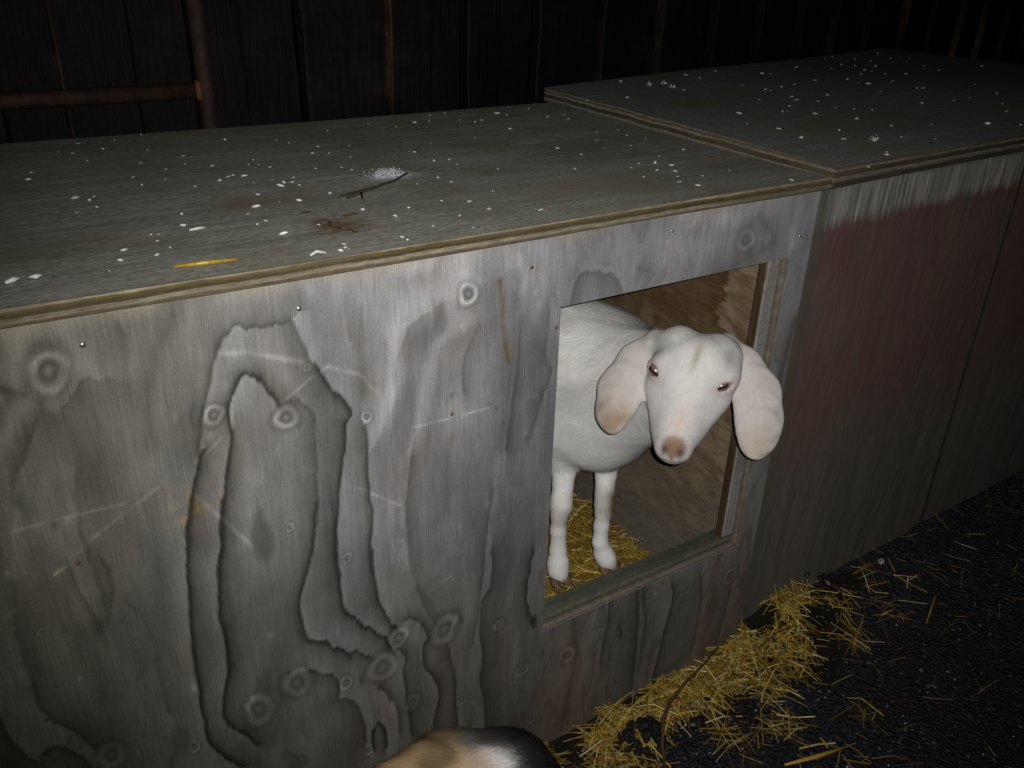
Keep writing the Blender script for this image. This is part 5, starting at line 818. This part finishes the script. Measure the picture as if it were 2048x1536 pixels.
for n, (x, y) in enumerate(TUFTS):
    V = []; F = []
    for q in range(45):
        p = np.array([x+random.gauss(0, .0045), y+random.gauss(0, .0035), bz(x, y)+abs(random.gauss(0, .004))]); d = np.array([random.gauss(0, 1), random.gauss(0, 1), abs(random.gauss(0, 1))]); d /= np.linalg.norm(d); s = np.cross(d, (0, 0, 1)); s /= np.linalg.norm(s)+1e-9; b = len(V); V += [p-s*.0016, p+s*.0016, p+d*.004]; F.append((b, b+1, b+2))
    tag(link('white_tuft', mesh('white_tuft', V, F), km.m), ['white downy clump, left of the two at the back rim of the right lid', 'white downy clump, right of the pair at the back rim of the right lid', 'small flat white clump in front of the pair on the right lid', 'white crumbly clump alone near the front rim of the right lid'][n], 'tuft')
ks = Mat('yellow_straw', .4, .45); ks.col(ks.ramp(ks.noise(1, 3, .6, (200, 200, 20)), [(.3, (.24, .14, .008)), (.7, (.44, .30, .025))]))
a, b = STRAW_LID; chip([(a[0], a[1], 1.0228), ((a[0]+b[0])/2, (a[1]+b[1])/2, 1.0232), (b[0], b[1], 1.0228)], 0, .0026, 'single bright yellow straw lying near the front edge of the left lid', 'straw_stalk', ks.m, 'straw')
kt = Mat('dark_twig', .85, .2); kt.col((.035, .028, .018))
m = MB(); m.tube([(x, y, 1.0225+.002*i % 3) for i, (x, y) in enumerate(TWIG)], [.0022, .003, .002, .0016, .0012], 7); m.tube([(.462, .2278, 1.0235), (.452, .200, 1.0225), (.449, .186, 1.0222)], [.0018, .0012, .0008], 6); m.tube([(.455, .224, 1.024), (.438, .226, 1.023), (.425, .221, 1.022)], [.003, .002, .001], 6)
tag(m.build('twig', kt.m, None, True), 'thin dark forked twig lying on the left lid', 'twig')
kl = Mat('dry_leaf', .8, .2); kl.col(kl.ramp(kl.noise(60, 4), [(.3, (.06, .04, .016)), (.7, (.15, .105, .05))]))
leaf_where = ['beside the twig', 'just left of the twig', 'farthest left of the litter patch', 'in the front of the litter patch', 'in the middle of the litter patch', 'nearest the front edge of the lid', 'at the back of the litter patch']
for n, (x, y) in enumerate(LEAVES):
    az = random.uniform(-1.5, 1.5); L = random.uniform(.006, .014); w = random.uniform(.0022, .004); v = []; f = []
    for i in range(7):
        t = i/6; hw = w*math.sin(math.pi*min(max(t, .03), .97))**.7
        for s in (-1, 0, 1): xx = (t-.5)*2*L; yy = s*hw; zz = .0006*abs(s)+.0012*math.sin(t*3.1)+.0006*math.sin(t*9+n); v.append((x+xx*math.cos(az)-yy*math.sin(az), y+xx*math.sin(az)+yy*math.cos(az), 1.0208+zz))
    for i in range(6):
        for s in (0, 1): f.append((i*3+s, i*3+3+s, i*3+4+s, i*3+1+s))
    v2 = [(a, b, c+.0006) for a, b, c in v]; f2 = [tuple(q+len(v) for q in g) for g in f]
    tag(link('dry_leaf', mesh('dry_leaf', v+v2, [g[::-1] for g in f]+f2), kl.m, None, True), 'shrivelled brown leaf on the left lid, '+leaf_where[n], 'leaf', 'dry leaves on the left lid')
# ------------------------------------------------------------------ on the ground
kd = Mat('droppings', .45, .4); kd.col((.012, .011, .010)); dm = [pebble_mesh('dropping', .0088, .0068, .0052, 40+i, (7, 11), .34) for i in range(5)]
for me in dm: me.materials.append(kd.m)
DR = [(1.416, .020), (1.393, .0), (1.43, -.02), (1.40, -.035), (1.375, -.02), (1.44, .01), (1.36, -.05), (1.34, -.03), (1.31, -.06), (1.46, -.03), (1.39, -.06), (1.33, -.085), (1.47, .005), (1.28, -.04), (1.25, -.07), (1.36, -.08), (1.42, -.055), (1.30, -.10), (1.49, -.015), (1.22, -.05), (1.05, -.10), (1.10, -.09), (1.00, -.085), (1.13, -.12), (1.08, -.13), (1.03, -.14), (.96, -.11), (1.16, -.09)]
for n, (x, y) in enumerate(DR):
    o = bpy.data.objects.new('dropping', dm[n % 5]); COLL.objects.link(o); s = random.choice((.7, .9, 1.1, 1.4, 1.9)); o.scale = (s*random.uniform(.8, 1.4), s, s*.8); o.location = (x+random.uniform(-.012, .012), y+random.uniform(-.01, .004), gz(x, y)+heap(x, y)+.006); o.rotation_euler = (random.uniform(-.5, .5), random.uniform(-.5, .5), random.uniform(0, 6))
    right = x > 1.19; tag(o, 'black goat dropping in the straw at the foot of the right hut' if right else 'black goat dropping in the straw below the doorway', 'dropping', 'droppings by the right hut' if right else 'droppings below the doorway')
m = MB(); kb = Mat('black_dung', .65, .3); kb.col((.011, .011, .011)); kb.bump(kb.noise(160, 4, .7), .6, .003)
for n in range(95):
    a_ = random.uniform(0, 6.3); q = random.random()**.5; x = .838+.048*q*math.cos(a_)*(1+.2*math.sin(3*a_)); y = -.092+.040*q*math.sin(a_); z = .006+.036*(1-q*q)+random.uniform(-.004, .006); rr = random.uniform(.005, .010); b0 = pebble_mesh('p', rr, rr*random.uniform(.6, 1), rr*.8, 500+n, (6, 8), .3)
    Rz = Matrix.Rotation(random.uniform(0, 6), 3, 'Z'); m.add([Rz @ v.co+Vector((x, y, z)) for v in b0.vertices], [tuple(p.vertices) for p in b0.polygons]); bpy.data.meshes.remove(b0)
tag(m.build('dung_clump', kb.m, None, True), 'lumpy black clump of dung in the straw under the doorway', 'dung')
ks2 = Mat('brown_stem', .75, .25); ks2.col((.075, .042, .018)); m = MB(); m.tube([(1.085, -.030, .072), (1.03, -.047, .068), (.97, -.062, .066), (.91, -.083, .068), (.868, -.108, .062), (.845, -.135, .040), (.830, -.165, .012)], [.0018, .0024, .003, .0034, .0036, .0034, .003], 8)
tag(m.build('brown_twig', ks2.m, None, True), 'long curved brown twig bent over the straw below the doorway', 'twig')
o = link('pebble', pebble_mesh('pebble', .009, .008, .0075, 77), MAT['white']); o.location = (1.668, .0, gz(1.668, 0)+.006); tag(o, 'single small whitish pebble on the dark ground by the right hut', 'pebble')
ysd = Mat('thick_straw', .45, .4); ysd.col((.55, .33, .05)); chip([(1.02, -.275, .02), (1.09, -.292, .016), (1.155, -.305, .014)], 0, .0042, 'thick yellow straw stalk lying alone on the dark ground', 'straw_stalk', ysd.m, 'straw')
